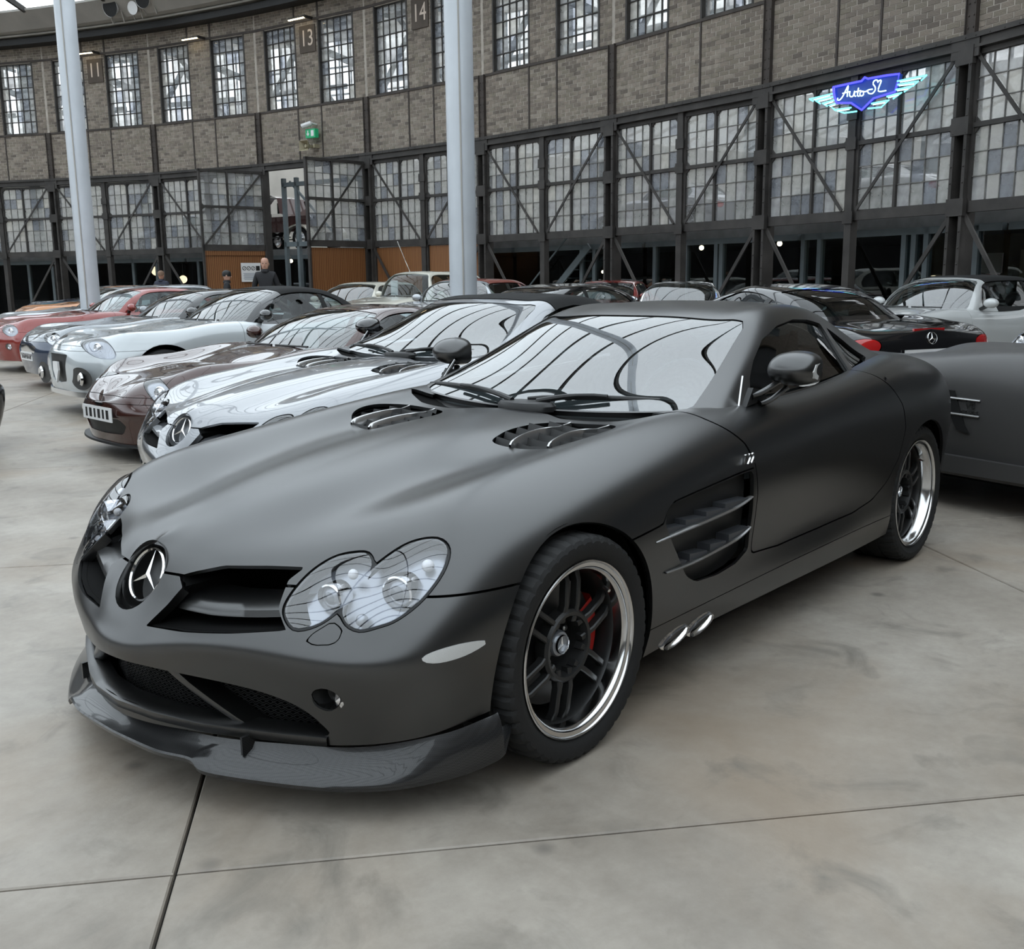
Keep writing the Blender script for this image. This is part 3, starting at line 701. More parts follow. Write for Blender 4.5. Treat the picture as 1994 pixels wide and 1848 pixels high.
HG = [  # greenhouse: windscreen base to rear deck; centre line to belt
 [(.86,0,.862),(.88,.28,.866),(.93,.52,.876),(1.02,.715,.888),(1.12,.765,.888),(1.20,.785,.885)],
 [(1.22,0,1.045),(1.24,.26,1.041),(1.29,.47,1.03),(1.37,.635,1.022),(1.40,.71,.965),(1.43,.785,.888)],
 [(1.62,0,1.2),(1.63,.25,1.197),(1.66,.43,1.188),(1.725,.56,1.168),(1.72,.68,1.04),(1.715,.79,.89)],
 [(2.0,0,1.248),(2.0,.24,1.245),(2.0,.41,1.236),(2.01,.535,1.208),(2.01,.675,1.05),(2.01,.785,.91)],
 [(2.4,0,1.23),(2.4,.23,1.227),(2.4,.40,1.214),(2.38,.525,1.175),(2.36,.645,1.05),(2.34,.755,.935)],
 [(2.8,0,1.125),(2.8,.22,1.122),(2.78,.39,1.107),(2.73,.53,1.066),(2.69,.60,1.01),(2.67,.69,.955)],
 [(3.2,0,.968),(3.18,.22,.967),(3.12,.42,.966),(3.02,.56,.964),(2.96,.615,.962),(2.92,.66,.958)],
]
ARCH_F = (0., .330, .362); ARCH_R = (2.70, .330, .357)
M['satin'] = mat('satin_black_paint', .005, .28, ior=1.85)
M['carbon'] = mat('carbon_fibre', .010, .30, coat=.45)
n_, l_ = nt(M['carbon']); b_ = n_['Principled BSDF']; tc_ = n_.new('ShaderNodeTexCoord'); ck_ = n_.new('ShaderNodeTexChecker')
ck_.inputs['Scale'].default_value = 260; ck_.inputs[1].default_value = (.008, .008, .008, 1); ck_.inputs[2].default_value = (.018, .018, .019, 1)
l_.new(tc_.outputs['Object'], ck_.inputs['Vector']); l_.new(ck_.outputs[0], b_.inputs['Base Color'])
M['wheelblack'] = mat('satin_black_wheel', .016, .36, spec=.5)
M['polish'] = mat('polished_lip', .62, .16, 1.)
M['disc'] = mat('brake_disc', .10, .4, .8)
M['lampgrey'] = mat('lamp_housing', (.33, .35, .38), .3, .6)
M['meshblk'] = mat('intake_mesh', .008, .6)
M['gauze'] = mat('vent_louvre', .02, .55)

def smooth01(a, b, x): t = np.clip((x-a)/(b-a), 0, 1); return t*t*(3-2*t)
def nose_disp(S):
    S = S.copy(); x, w_, z = S[..., 0], S[..., 1], S[..., 2]
    k = np.exp(-(w_/.125)**4)*smooth01(.31, .40, z)*(1-smooth01(.60, .68, z))*(x < -.5)
    S[..., 0] = x - .008*k
    return S
def lamp_xy(V, pts=None):
    n = np.array([-.63, .42, .65]); n /= np.linalg.norm(n); e1 = np.array([.2, .1, .19]); e1 -= n*(e1@n); e1 /= np.linalg.norm(e1)
    e2 = np.cross(n, e1); return np.stack([V[:, :3]@e1, V[:, :3]@e2], 1)
LAMP_O = np.array([(-.609,.695,.505),(-.585,.733,.517),(-.556,.77,.535),(-.509,.804,.574),(-.456,.817,.621),(-.417,.812,.657),(-.392,.795,.685),(-.388,.766,.702),(-.406,.732,.702),(-.441,.693,.687),(-.493,.659,.651),(-.543,.633,.609),(-.58,.625,.574),(-.609,.631,.541),(-.618,.658,.515)])
LAMP_I = np.array([(-.688,.56,.5),(-.698,.535,.505),(-.691,.503,.533),(-.665,.492,.561),(-.621,.492,.596),(-.579,.503,.625),(-.537,.528,.648),(-.509,.568,.66),(-.496,.604,.661),(-.509,.636,.641),(-.534,.641,.616),(-.575,.638,.574),(-.617,.617,.54),(-.657,.593,.513)])
PO = crv(lamp_xy(LAMP_O), 4, True); PI_ = crv(lamp_xy(LAMP_I), 4, True)
def far_off(V, f): return np.where(V[:, 0] > -.25, -1., f)          # lamp shapes exist only at the nose
def sd_lo(V): return far_off(V, sdpoly(lamp_xy(V), PO))
def sd_li(V): return far_off(V, sdpoly(lamp_xy(V), PI_))
OPENING = [(.150,.583),(.189,.597),(.264,.617),(.374,.622),(.47,.624),(.455,.597),(.482,.54),(.53,.494),(.40,.478),(.26,.466),(.122,.460),(.168,.52),(.185,.56)]
INTAKE = crv([(-.2,.362),(.0,.362),(.17,.357),(.323,.347),(.458,.329),(.558,.296),(.61,.25),(.618,.218),(.516,.212),(.408,.21),(.282,.216),(.143,.228),(0,.234),(-.2,.234)], 3, True)
VENT = [(.426,.611),(.44,.645),(.478,.668),(.954,.690),(1.03,.693),(1.035,.533),(1.022,.405),(.927,.375),(.783,.367),(.634,.379),(.565,.414),(.522,.47),(.468,.541)]
DOOR = [(.90,.97),(.925,.872),(1.012,.787),(1.050,.707),(1.065,.601),(1.06,.489),(1.045,.385),(1.264,.368),(1.626,.366),(1.95,.37),(2.13,.395),(2.27,.455),(2.37,.55),(2.415,.68),(2.385,.79),(2.31,.88),(2.24,.938),(2.24,1.0)]
HVENT = crv([(.36,.29),(.44,.25),(.54,.232),(.66,.25),(.73,.33),(.74,.50),(.65,.59),(.53,.595),(.44,.53),(.385,.40)], 5, True)
MARK = crv([(-.546,.448),(-.515,.462),(-.462,.470),(-.404,.467),(-.395,.459),(-.45,.442),(-.506,.434),(-.538,.437)], 4, True)
WASH = [(.585,.474),(.592,.49),(.62,.516),(.634,.513),(.655,.500),(.657,.481),(.648,.469),(.606,.465)]
FOGP = crv([(.603,.34),(.627,.357),(.657,.353),(.673,.331),(.658,.305),(.637,.297),(.609,.31)], 4, True)
XD = [(.90,.95),(.922,.872),(1.008,.787),(1.046,.707),(1.061,.601),(1.056,.489),(1.041,.385),(1.04,.1)]
def zsplit(x): return np.interp(x, [-2, -.25, .26, .41, .45, .50, .95, 1.1], [.585, .585, .606, .616, .655, .674, .697, .70])
def xdoor(z): return np.interp(z, [q[1] for q in XD[::-1]], [q[0] for q in XD[::-1]])
def arch(V, A, g=0.): return np.hypot(V[:, 0]-A[0], V[:, 2]-A[1]) - A[2] - g
def arch_all(V): return np.minimum(arch(V, ARCH_F), arch(V, ARCH_R)) + np.where(V[:, 1] < .5, 9., 0)
CABIN = [(.865,-1),(.885,.3),(.94,.55),(1.03,.70),(1.25,.75),(1.7,.765),(2.15,.755),(2.6,.70),(2.88,.645),(3.05,.5),(3.17,.2),(3.17,-1)]
def hood_rear(w_): return np.interp(w_, [0, .18, .26, .5, .62, .72, .80], [.80, .80, .765, .80, .86, .955, .99])
XZ = lambda V: V[:, [0, 2]]
XW = lambda V: V[:, [0, 1]]
WZ = lambda V: V[:, [1, 2]]

def hero_wheel(name, parent, loc, rz, wd, front=True, steer=0.):
    """tyre, polished lip, six pairs of slim black spokes, cap, disc and caliper; outer face towards -y"""
    t = empty(name, loc, rz+steer, parent=parent); R = .330; ri = .259; h = wd/2; n = 192
    prof = [(ri-.012, -h*.80), (ri+.008, -h*.93), (ri+.03, -h*1.0), (.312, -h*.985), (.322, -h*.93), (.3285, -h*.80), (.3295, -h*.45), (.321, -h*.43), (.321, -h*.37), (.330, -h*.35), (.330, -h*.06), (.321, -h*.04), (.321, h*.04), (.330, h*.06), (.330, h*.35), (.321, h*.37), (.321, h*.43), (.3295, h*.45), (.3285, h*.8), (.322, h*.93), (.30, h), (ri, h*.9), (ri-.012, h*.8)]
    V = []; m = len(prof)
    for j in range(n):
        a = 2*math.pi*j/n
        for i, (r, y) in enumerate(prof):
            if j % 4 == 0 and 3 <= i <= 6: r -= .006
            V.append((r*math.cos(a), y, r*math.sin(a)))
    F = [(((j+1) % n)*m+i, ((j+1) % n)*m+i+1, j*m+i+1, j*m+i) for j in range(n) for i in range(m-1)]
    link('tyre', mesh('tyre', V, F, M['rubber'], 28), t)
    lip = MB().lathe([(ri-.004, -h*.80), (ri, -h*.925), (ri-.003, -h*.945), (ri-.007, -h*.925), (ri-.009, -h*.88), (ri-.020, -h*.86), (ri-.022, -h*.78), (ri-.030, -h*.74), (ri-.033, -h*.52)], 96, axis='y')
    lip.obj('rim_lip', M['polish'], t, 50)
    MB().lathe([(ri-.033, -h*.52), (ri-.040, -h*.40), (ri-.034, h*.2), (ri-.02, h*.8)], 72, axis='y').obj('rim_barrel', M['wheelblack'], t)
    ys = -h*.50
    sp = MB()
    for i, (x0, wt, y0) in enumerate(((.068, .021, ys+.012), (.12, .017, ys+.002), (.19, .017, ys+.006), (.232, .024, ys+.022))):
        for dy, ww in ((-.010, .45), (-.006, 1.), (.014, 1.), (.014, .45)):
            pass
        sp.V += [(x0, y0-.011, -wt*.32), (x0, y0-.007, -wt*.5), (x0, y0+.014, -wt*.5), (x0, y0+.014, wt*.5), (x0, y0-.007, wt*.5), (x0, y0-.011, wt*.32)]
    for k in range(3): sp.F += [(k*6+a, (k+1)*6+a, (k+1)*6+(a+1) % 6, k*6+(a+1) % 6) for a in range(6)]
    sp.F += [(5, 4, 3, 2, 1, 0), tuple(range(18, 24))]
    sm = sp.mesh('spoke', M['wheelblack'], 30)
    for k in range(6):
        for s in (-1, 1):
            a = rad(22+60*k); d = .0265*s
            link('spoke', sm, t, (-math.sin(a)*d, 0, math.cos(a)*d), (0, -a, 0))
    MB().lathe([(.108, ys+.03), (.108, ys-.002), (.100, ys-.010), (.090, ys-.008), (.084, ys+.012), (.080, ys+.055), (.05, ys+.062), (0, ys+.062)], 48, axis='y').obj('hub', M['wheelblack'], t, 40)
    cap = MB().lathe([(.039, ys+.06), (.039, ys+.03), (.035, ys+.024), (.0, ys+.022)], 40, axis='y').obj('centre_cap', M['lampgrey'], t, 40)
    star_emblem(.028, M['chrome'], cap, frame((0, ys+.020, 0), (1, 0, 0), (0, 0, 1)))
    nut = MB().lathe([(.010, .02), (.010, -.002), (.006, -.006), (0, -.006)], 10, axis='y').mesh('lug_nut', M['bright'], 40)
    for k in range(5): link('lug_nut', nut, t, (.060*math.cos(k*1.2566+.5), ys+.050, .060*math.sin(k*1.2566+.5)))
    MB().tube([(.215*math.cos(.7), ys-.01, .215*math.sin(.7)), (.205*math.cos(.7), ys-.035, .205*math.sin(.7))], .005).obj('valve', M['bright'], t)
    dk = MB().lathe([(.07, -.012), (.185, -.012), (.185, .014), (.07, .014)], 48, (0, h*.05, 0), 'y', closed=True)
    dk.obj('brake_disc', M['disc'], t, 30)
    cal = MB(); G = []
    for a in np.linspace(-.42, .50, 9):
        G.append([(r*math.cos(a), y, r*math.sin(a)) for r, y in ((.13, -.02), (.198, -.02), (.208, -.008), (.208, .06), (.13, .06), (.13, -.02))])
    cal.grid(np.array(G)); cal.obj('brake_caliper', M['red'], t, 30)
    return t

def mirror_part(b):
    c = MB(); c.V = [(v[0], -v[1], v[2]) for v in b.V]; c.F = [f[::-1] for f in b.F]; return c
def pair(name, b, m, parent, smooth=35):
    """the same part on both sides of the car"""
    return b.obj(name, m, parent, smooth), mirror_part(b).obj(name, m, parent, smooth)

def hero_body(car, paint, bres=(230, 120), soft_top=False):
    SB = surface(HB, bres[0], bres[1], sym_u=True, disp=nose_disp); SG = surface(HG, 110, 70)
    G = .003                                                        # half of a shut line
    lamps = lambda V: -np.maximum(sd_lo(V), sd_li(V)) - .009
    nose = lambda V: np.where(V[:, 0] < -.45, 1, 0)
    opening = lambda V: np.where(V[:, 0] < -.45, -sdpoly(WZ(V), OPENING), 1.)
    intake = lambda V: np.where(V[:, 0] < -.45, -sdpoly(WZ(V), INTAKE), 1.)
    cabin = lambda V: np.where(V[:, 2] > .8, -sdpoly(XW(V), CABIN), 1.)
    star = lambda V: np.where((V[:, 0] < -.6) & (V[:, 2] > .4), np.sqrt(V[:, 1]**2 + ((V[:, 2]-.562)/.86)**2) - .0935, 1.)
    S = clip(SB, arch_all)
    front = clip(S, lambda V: 1.3-V[:, 0])
    # bonnet with the wings in one piece
    hd = clip(front, lambda V: V[:, 2]-zsplit(V[:, 0])-G)
    hd = clip(hd, lambda V: xdoor(V[:, 2])-G-V[:, 0]); hd = clip(hd, lambda V: np.where(V[:, 2] > .8, hood_rear(V[:, 1])-V[:, 0], 1.))
    for f in (lamps, opening, star): hd = clip(hd, f)
    hv = lambda V: np.where((V[:, 0] > .3) & (V[:, 2] > .75), -sdpoly(XW(V), HVENT), 1.)
    hd = clip(hd, hv)
    panel('bonnet', hd, paint, car)
    # nose and bumper
    bp = clip(front, lambda V: zsplit(V[:, 0])-G-V[:, 2]); bp = clip(bp, lambda V: -.05-V[:, 0])
    fog = lambda V: np.where(V[:, 0] < -.4, -sdpoly(WZ(V), FOGP), 1.)
    mk = lambda V: -sdpoly(XZ(V), MARK)
    for f in (lamps, opening, intake, star, fog, mk): bp = clip(bp, f)
    wsd = lambda V: np.where(V[:, 0] < -.4, sdpoly(WZ(V), WASH), -1.)
    cv = clip(bp, lambda V: wsd(V)-.0012); bp = clip(bp, lambda V: -wsd(V)-.0012)
    panel('front_bumper', bp, paint, car, fl=.03)
    for s_ in (cv, mirror(cv)): panel('washer_cover', s_, paint, car, fl=.004, both=False)
    # flank panel behind the front wheel, sill, door, rear body
    fl = clip(front, lambda V: zsplit(V[:, 0])-G-V[:, 2]); fl = clip(fl, lambda V: V[:, 0]-.05); fl = clip(fl, lambda V: xdoor(V[:, 2])-G-V[:, 0])
    fl = clip(fl, lambda V: V[:, 2]-.29)
    fl = clip(fl, lambda V: -sdpoly(XZ(V), VENT))
    sill = clip(S, lambda V: .287-V[:, 2]); sill = clip(sill, lambda V: V[:, 0]-.05); sill = clip(sill, lambda V: 2.6-V[:, 0])
    dr = clip(S, lambda V: np.where(V[:, 1] > .55, sdpoly(XZ(V), DOOR)-G, -1)); dr = clip(dr, cabin)
    rr = clip(S, lambda V: np.where(V[:, 0] > 1.6, 1., -1.)*1.); rr = clip(rr, lambda V: -sdpoly(XZ(V), DOOR)-G+0*V[:, 0]); rr = clip(rr, cabin)
    rr = clip(rr, lambda V: np.where(V[:, 0] < 2.6, V[:, 2]-.29, 1.))
    up = clip(S, lambda V: 1.6-V[:, 0]); up = clip(up, lambda V: V[:, 0]-1.035); up = clip(up, lambda V: -sdpoly(XZ(V), DOOR)-G); up = clip(up, lambda V: V[:, 2]-.29); up = clip(up, cabin)
    up2 = clip(SB, lambda V: V[:, 0]-.8); up2 = clip(up2, lambda V: 1.1-V[:, 0])
    for nm, s_ in (('flank_panel', fl), ('sill', sill), ('door', dr), ('rear_wing', rr), ('door_step', up)):
        panel(nm, mirror(s_), paint, car, both=False); panel(nm, s_, paint, car, both=False)
    # black inner skin seen through every joint
    ln = clip(off(SB, -.022), lambda V: arch_all(V)-.002); ln = clip(ln, cabin)
    for f in (opening, intake, star, fog, hv): ln = clip(ln, f)
    ln = clip(ln, lambda V: -np.maximum(sd_lo(V), sd_li(V))+.004); ln = clip(ln, lambda V: -sdpoly(XZ(V), VENT)-.01)
    panel('inner_skin', ln, M['void'], car, fl=0)
    # ---- greenhouse
    ws = [(.04, -1), (.04, 2.62), (.12, 2.74), (1.75, 2.74), (1.93, 2.6), (1.965, 2.3), (1.975, -1)]
    UV = lambda V: V[:, 6:8]
    SIDE = [(1.315,.906),(1.40,.972),(1.50,1.03),(1.66,1.105),(1.84,1.152),(2.02,1.170),(2.18,1.163),(2.30,1.142),(2.225,.944),(1.9,.924),(1.6,.912)]
    QUART = [(2.352,1.122),(2.50,1.052),(2.635,.978),(2.50,.962),(2.285,.950)]
    side = lambda V: np.where(V[:, 7] > 2.85, sdpoly(XZ(V), SIDE), -1.)
    quart = lambda V: np.where(V[:, 7] > 2.85, sdpoly(XZ(V), QUART), -1.)
    RW = [(4.35, -1), (4.35, 2.3), (5.75, 2.3), (5.75, -1)]
    wsf = lambda V: sdpoly(UV(V), ws)
    if not soft_top:
        rf = SG
        for f in (lambda V: -wsf(V)-.012, lambda V: -side(V)-.004, lambda V: -quart(V)-.004, lambda V: -sdpoly(UV(V), RW)-.01): rf = clip(rf, f)
        panel('roof', rf, paint, car, fl=.022)
        panel('rear_window', clip(off(SG, -.008), lambda V: sdpoly(UV(V), RW)), M['glassdark'], car, fl=.004)
    else:
        rf = clip(SG, lambda V: 2.22-V[:, 6])
        for f in (lambda V: -wsf(V)-.012, lambda V: -side(V)-.004): rf = clip(rf, f)
        panel('windscreen_frame', rf, paint, car, fl=.022)
        tp = clip(off(SG, .004), lambda V: V[:, 6]-2.24)
        for f in (lambda V: -side(V)-.004, lambda V: -quart(V)-.004, lambda V: -sdpoly(UV(V), RW)-.01): tp = clip(tp, f)
        panel('soft_top', tp, M['canvas'], car, fl=.02)
        panel('rear_window', clip(off(SG, -.008), lambda V: sdpoly(UV(V), RW)), M['glassdark'], car, fl=.004)
    panel('windscreen', clip(off(SG, -.004), wsf), M['windscreen'], car, fl=.005)
    for nm, f in (('side_window', side), ('quarter_window', quart)):
        g = clip(off(SG, -.012), f)
        panel(nm, mirror(g), M['glassdark'], car, fl=.004, both=False); panel(nm, g, M['glassdark'], car, fl=.004, both=False)
    # ---- wheel housings and floor
    for A in (ARCH_F, ARCH_R):
        b = MB(); b.lathe([(.40, .58), (.385, .60), (A[2]+.006, .90)], 40, (A[0], 0, A[1]), 'y', -.35, math.pi+.35)
        b.lathe([(.05, .585), (.40, .58)], 40, (A[0], 0, A[1]), 'y', -.35, math.pi+.35)
        pair('wheel_housing', b, M['void'], car)
    MB().box((1.45, 0, .175), (3.6, 1.10, .02)).box((1.35, 0, .175), (1.9, 1.72, .02)).obj('underbody', M['void'], car)
    return SB, SG
M['windscreen'] = thin_glass('coated_windscreen', (.55, .62, .64), ior=1.52, boost=.20)
M['canvas'] = mat('black_canvas', .022, .85, spec=.2, bump=.3, bscale=250)

def hero_lamp(car, SB, side):
    """twin oval headlight: bezel, bowls, projectors and clear covers; side -1 is the car's left"""
    md = (lambda s: s) if side > 0 else mirror
    t = empty('headlight', (0, 0, 0), parent=car)
    uni = lambda V: np.maximum(sd_lo(V), sd_li(V))+.0065
    rim = clip(SB, uni); fo = flange(off(rim, -.001), .05); nb = len(rim[0])
    ring = compact(fo[0], [f for f in fo[1] if f[0] >= nb])
    ring = (ring[0], [f[::-1] for f in ring[1]]); ring[0][:, 3:6] *= -1
    panel('bezel', md(ring), M['black'], t, fl=0, both=False)
    bowl = clip(off(SB, -.05), lambda V: uni(V)+.004)
    panel('bowl', md(bowl), M['lampgrey'], t, fl=0, both=False)
    strip = clip(clip(off(SB, -.006), uni), lambda V: -np.maximum(sd_lo(V)-.002, sd_li(V)-.002))
    panel('gasket', md(strip), M['black'], t, fl=0, both=False)
    for f in (sd_lo, lambda V: np.minimum(sd_li(V), -sd_lo(V)-.004)):
        c = clip(off(SB, .002), f)
        # the cover bulges out a little in the middle of the oval
        d = np.clip(f(c[0]), 0, .05); c[0][:, :3] += c[0][:, 3:6]*(.010*(1-(1-d/.05)**2))[:, None]
        panel('cover', md(c), M['lampglass'], t, fl=.006, both=False)
    s = side
    for (c, r) in (((-.505, .735*s, .597), .040), ((-.595, .577*s, .575), .033)):
        c = Vector(c)-Vector((-.63, .42*s, .65))*.022
        ax = Vector((-.93, .22*s, .12)).normalized(); mt = frame(c, ax.cross(Vector((0, 0, 1))), Vector((0, 0, 1)))
        # local z is the outward axis
        if (mt.to_3x3() @ Vector((0, 0, 1))).dot(ax) < 0: mt = mt @ Matrix.Rotation(math.pi, 4, 'Y')
        pj = MB().lathe([(r*.98, -.03), (r*1.12, -.03), (r*1.18, .0), (r*1.12, .022), (r*1.0, .024), (r*.93, .012), (r*.93, -.03)], 36).obj('projector', M['chrome'], t, 40); pj.matrix_local = mt
        MB().lathe([(r*.93, .008), (r*.8, .015), (r*.5, .022), (0, .025)], 32).obj('projector_lens', M['lampgrey'], pj)
        MB().lathe([(r*.5, .0225), (r*.3, .027), (0, .029)], 24).obj('lens_eye', M['lens2'], pj)
    for c, r, m_ in (((-.437, .765*s, .652), .017, 'white'), ((-.548, .60*s, .625), .014, 'white'), ((-.586, .672*s, .525), .017, 'lampgrey')):
        c = Vector(c)-Vector((-.63, .42*s, .65))*.018
        MB().ball(c, r).obj('bulb', M[m_], t)
    return t
M['lens2'] = mat('dark_projector_glass', (.1, .11, .12), .05, coat=1.)

def splitter(car):
    top = crv([(-.865, 0, .176), (-.81, .29, .176), (-.71, .505, .178), (-.615, .692, .19), (-.482, .845, .222), (-.38, .905, .247), (-.345, .918, .255)], 10)
    mid = crv([(-.885, 0, .150), (-.85, .22, .150), (-.80, .36, .148), (-.72, .52, .142), (-.625, .70, .145), (-.50, .862, .165), (-.39, .93, .20), (-.35, .94, .225)], 9)
    out = crv([(-.925, 0, .142), (-.915, .20, .142), (-.885, .315, .142), (-.872, .36, .118), (-.80, .50, .108), (-.70, .665, .102), (-.595, .79, .106), (-.47, .885, .122), (-.38, .935, .145), (-.35, .945, .160)], 8)
    n = 64
    def rs(C): t = np.linspace(0, len(C)-1, n); return np.stack([np.interp(t, np.arange(len(C)), C[:, k]) for k in range(3)], 1)
    a, m_, o = rs(top), rs(mid), rs(out)
    G = [a, (a*.4+m_*.6), m_*.5+o*.5+np.array([0, 0, .001]), o*.92+m_*.08+np.array([0, 0, .004]), o, o+np.array([.004, 0, -.012]), m_+np.array([.03, -.0, -.03]), a+np.array([.06, -.0, -.045])]
    G = np.array(G); Gm = G.copy(); Gm[..., 1] *= -1
    full = np.concatenate([Gm[:, ::-1], G[:, 1:]], 1)
    b = MB().grid(full); b.obj('front_splitter', M['carbon'], car, 40)
    for s in (-1, 1):
        for y in (.17, .42): MB().box((-.80+abs(y)*.14, y*s, .175), (.10, .008, .05)).obj('splitter_stay', M['carbon'], car)

def hero_details(car, SB, SG, paint, m2=None):
    m2 = m2 or paint
    for s in (-1, 1): hero_lamp(car, SB, s)
    # badge in its dish on the nose
    bc = Vector((-.780, 0, .562)); mt = frame(bc, (0, -1, 0), (.46, 0, .89))
    dish = MB().lathe([(.097, .012), (.094, -.01), (.088, -.05), (.0, -.075)], 40).obj('badge_dish', paint, car); dish.matrix_local = mt
    star_emblem(.076, M['chrome'], car, mt)
    # air opening either side of the nose: recess, wing blade
    rec = MB(); P = list(map(tuple, np.concatenate([np.linspace(OPENING[q], OPENING[(q+1) % len(OPENING)], 5)[:-1] for q in range(len(OPENING))]))); k = len(P)
    VV = SB[0][SB[0][:, 0] < -.45]
    px_ = [VV[np.hypot(VV[:, 1]-q[0], VV[:, 2]-q[1]).argmin(), 0] for q in P]
    G = [[(px_[q % k]*(1-f)+(-.52)*f+d, .3+(P[q % k][0]-.3)*sc, .545+(P[q % k][1]-.545)*sc) for q in range(k+1)] for d, sc, f in ((.012, 1.015, 0), (.05, 1.03, .3), (.06, .98, .8), (.08, .7, 1.))]
    rec.grid(np.array(G)); rec.add(G[-1][:-1], [tuple(range(k))])
    pair('air_duct', rec, M['void'], car)
    bl = MB(); G = []
    for t in np.linspace(0, 1, 13):
        w_ = .115+.385*t; x = np.interp(w_, [.1, .28, .51], [-.785, -.745, -.655])+.02; z = .512+.022*math.sin(t*math.pi*.9)*(-.4)+.018*t**2
        G.append([(x-.035, w_, z-.012), (x-.030, w_, z+.006), (x+.0, w_, z+.020), (x+.09, w_, z+.034), (x+.09, w_, z+.012), (x, w_, z-.006), (x-.035, w_, z-.012)])
    pair('duct_blade', bl.grid(np.array(G)), paint, car, 50)
    # lower intake: mesh, curved struts, backing
    bm = MB(); ys = np.linspace(-.60, .60, 62); zs = np.linspace(.205, .36, 14)
    xin = lambda y: np.interp(abs(y), [0, .15, .3, .45, .62], [-.80, -.785, -.73, -.66, -.57])
    for k, y in enumerate(ys[:-1]):
        for j, z in enumerate(zs[:-1]):
            y1, z1 = ys[k+1], zs[j+1]; o_ = (y1-y)/2*(j % 2)
            bm.bar((xin(y+o_), y+o_, z), (xin(y1+o_), y1+o_, z1), .0022, .0022)
            bm.bar((xin(y1+o_), y1+o_, z), (xin(y+o_), y+o_, z1), .0022, .0022)
    tag(bm.obj('intake_mesh', M['meshblk'], car, 0), kind='stuff')
    bk = MB().grid(np.array([[(xin(y)+.03+k*.0, y, z) for y in ys] for k, z in ((0, .18), (0, .38))])); bk.grid(np.array([[(xin(y)-dx, y, .372) for y in ys] for dx in (.09, -.03)])); bk.grid(np.array([[(xin(y)-dx, y, .196) for y in ys] for dx in (.06, -.03)]))
    bk.obj('intake_backing', M['void'], car, 0)
    st = MB(); G = []
    for t in np.linspace(0, 1, 9):
        w_ = .14+.19*t+.05*t*t; z = .362-.155*t; x = np.interp(w_, [.1, .2, .35, .5], [-.865, -.845, -.785, -.72])+.015
        G.append([(x+.07, w_-.028, z), (x, w_-.024, z+.004), (x-.012, w_, z+.012), (x, w_+.028, z+.012), (x+.07, w_+.032, z+.005)])
    pair('intake_strut', st.grid(np.array(G)), paint, car, 60)
    lp = MB(); G = []
    for y in np.linspace(-.62, .62, 41):
        x = np.interp(abs(y), [0, .15, .29, .42, .52, .62], [-.893, -.872, -.822, -.762, -.715, -.662])
        z = np.interp(abs(y), [0, .15, .3, .62], [.226, .222, .212, .209])
        G.append([(x+.06, y, z+.012), (x+.01, y, z+.014), (x-.010, y, z+.004), (x-.008, y, z-.018), (x+.03, y, z-.04)])
    lp.grid(np.array(G)); lp.obj('lower_lip', paint, car, 60)
    splitter(car)
    # fog lamps, side markers
    for s in (-1, 1):
        f = MB(); q = [(w_, z) for w_, z in FOGP]; k = len(q)
        G = np.array([[(-.682+.45*(w_-.635)+dx, (.638+(w_-.638)*sc)*s, .328+(z-.328)*sc) for w_, z in list(q)+[q[0]]] for dx, sc in ((.0, 1.04), (.05, .95), (.07, .5), (.075, .0))])
        f.grid(G if s > 0 else G[:, ::-1]); fo = f.obj('fog_lamp', M['black'], car)
        l_ = MB().lathe([(.021, -.012), (.024, 0), (.021, .007), (.016, .009), (.0, .014)], 24).obj('lens', M['chrome'], fo, 40)
        l_.matrix_local = frame((-.648, .655*s, .322), (.1, 1, 0), (0, 0, 1)) @ Matrix.Rotation(math.pi if s > 0 else 0, 4, 'Y') if False else frame((-.652, .656*s, .322), (0, -1, 0), (0, 0, 1))
        mk = clip(off(SB, .003), lambda V: np.where(V[:, 1] > .5, sdpoly(XZ(V), MARK)+.002, -1)); mk = mirror(mk) if s < 0 else mk
        mo = panel('side_marker', mk, M['marker'], car, fl=.012, both=False)
        MB().box((-.468, .888*s, .453), (.045, .012, .012), rz=-.42*s*-1).obj('bulb', M['amber'], mo)
    # bonnet vents: louvre steps below, two bright fins above
    for s in (-1, 1):
        v = empty('bonnet_vent', (0, 0, 0), parent=car)
        fl_ = clip(off(SB, -.028), lambda V: np.where((V[:, 0] > .3) & (V[:, 2] > .7), sdpoly(XW(V), HVENT)+.01, -1.))
        panel('tray', mirror(fl_) if s < 0 else fl_, M['void'], v, fl=0, both=False)
        for k in range(5):
            x0 = .40+.066*k; b = MB()
            w0, w1 = (.262, .50) if k == 0 else (.245, .585)
            if k == 4: w0, w1 = .285, .56
            b.grid(np.array([[(x0+dx, w_*s, np.interp(w_, [.24, .41, .56], [.838, .815, .828])+.018*k/4*1.6+dz) for w_ in np.linspace(w0, w1, 9)[::s]] for dx, dz in ((.0, -.030), (.010, -.006), (.055, -.024), (.055, -.03))]))
            b.obj('louvre', M['gauze'], v, 40)
        for (a, m_, c) in (((.372, .355), (.53, .340), (.722, .345)), ((.405, .492), (.565, .478), (.735, .505))):
            P = crv([a, m_, c], 10); b = MB(); G = []
            for i, (x, w_) in enumerate(P):
                t = i/(len(P)-1); zb = np.interp(x, [.37, .73], [.812, .850]); h = .020*math.sin(min(1, t*1.15+.12)*math.pi)**.6 if 0 < t < 1 else .002
                G.append([(x, (w_-.006)*s, zb-.02), (x, (w_-.004)*s, zb+h*.8), (x, w_*s, zb+h), (x, (w_+.004)*s, zb+h*.8), (x, (w_+.006)*s, zb-.02)])
            G = np.array(G); b.grid(G if s < 0 else G[:, ::-1]); b.obj('fin', M['bright'], v, 50)
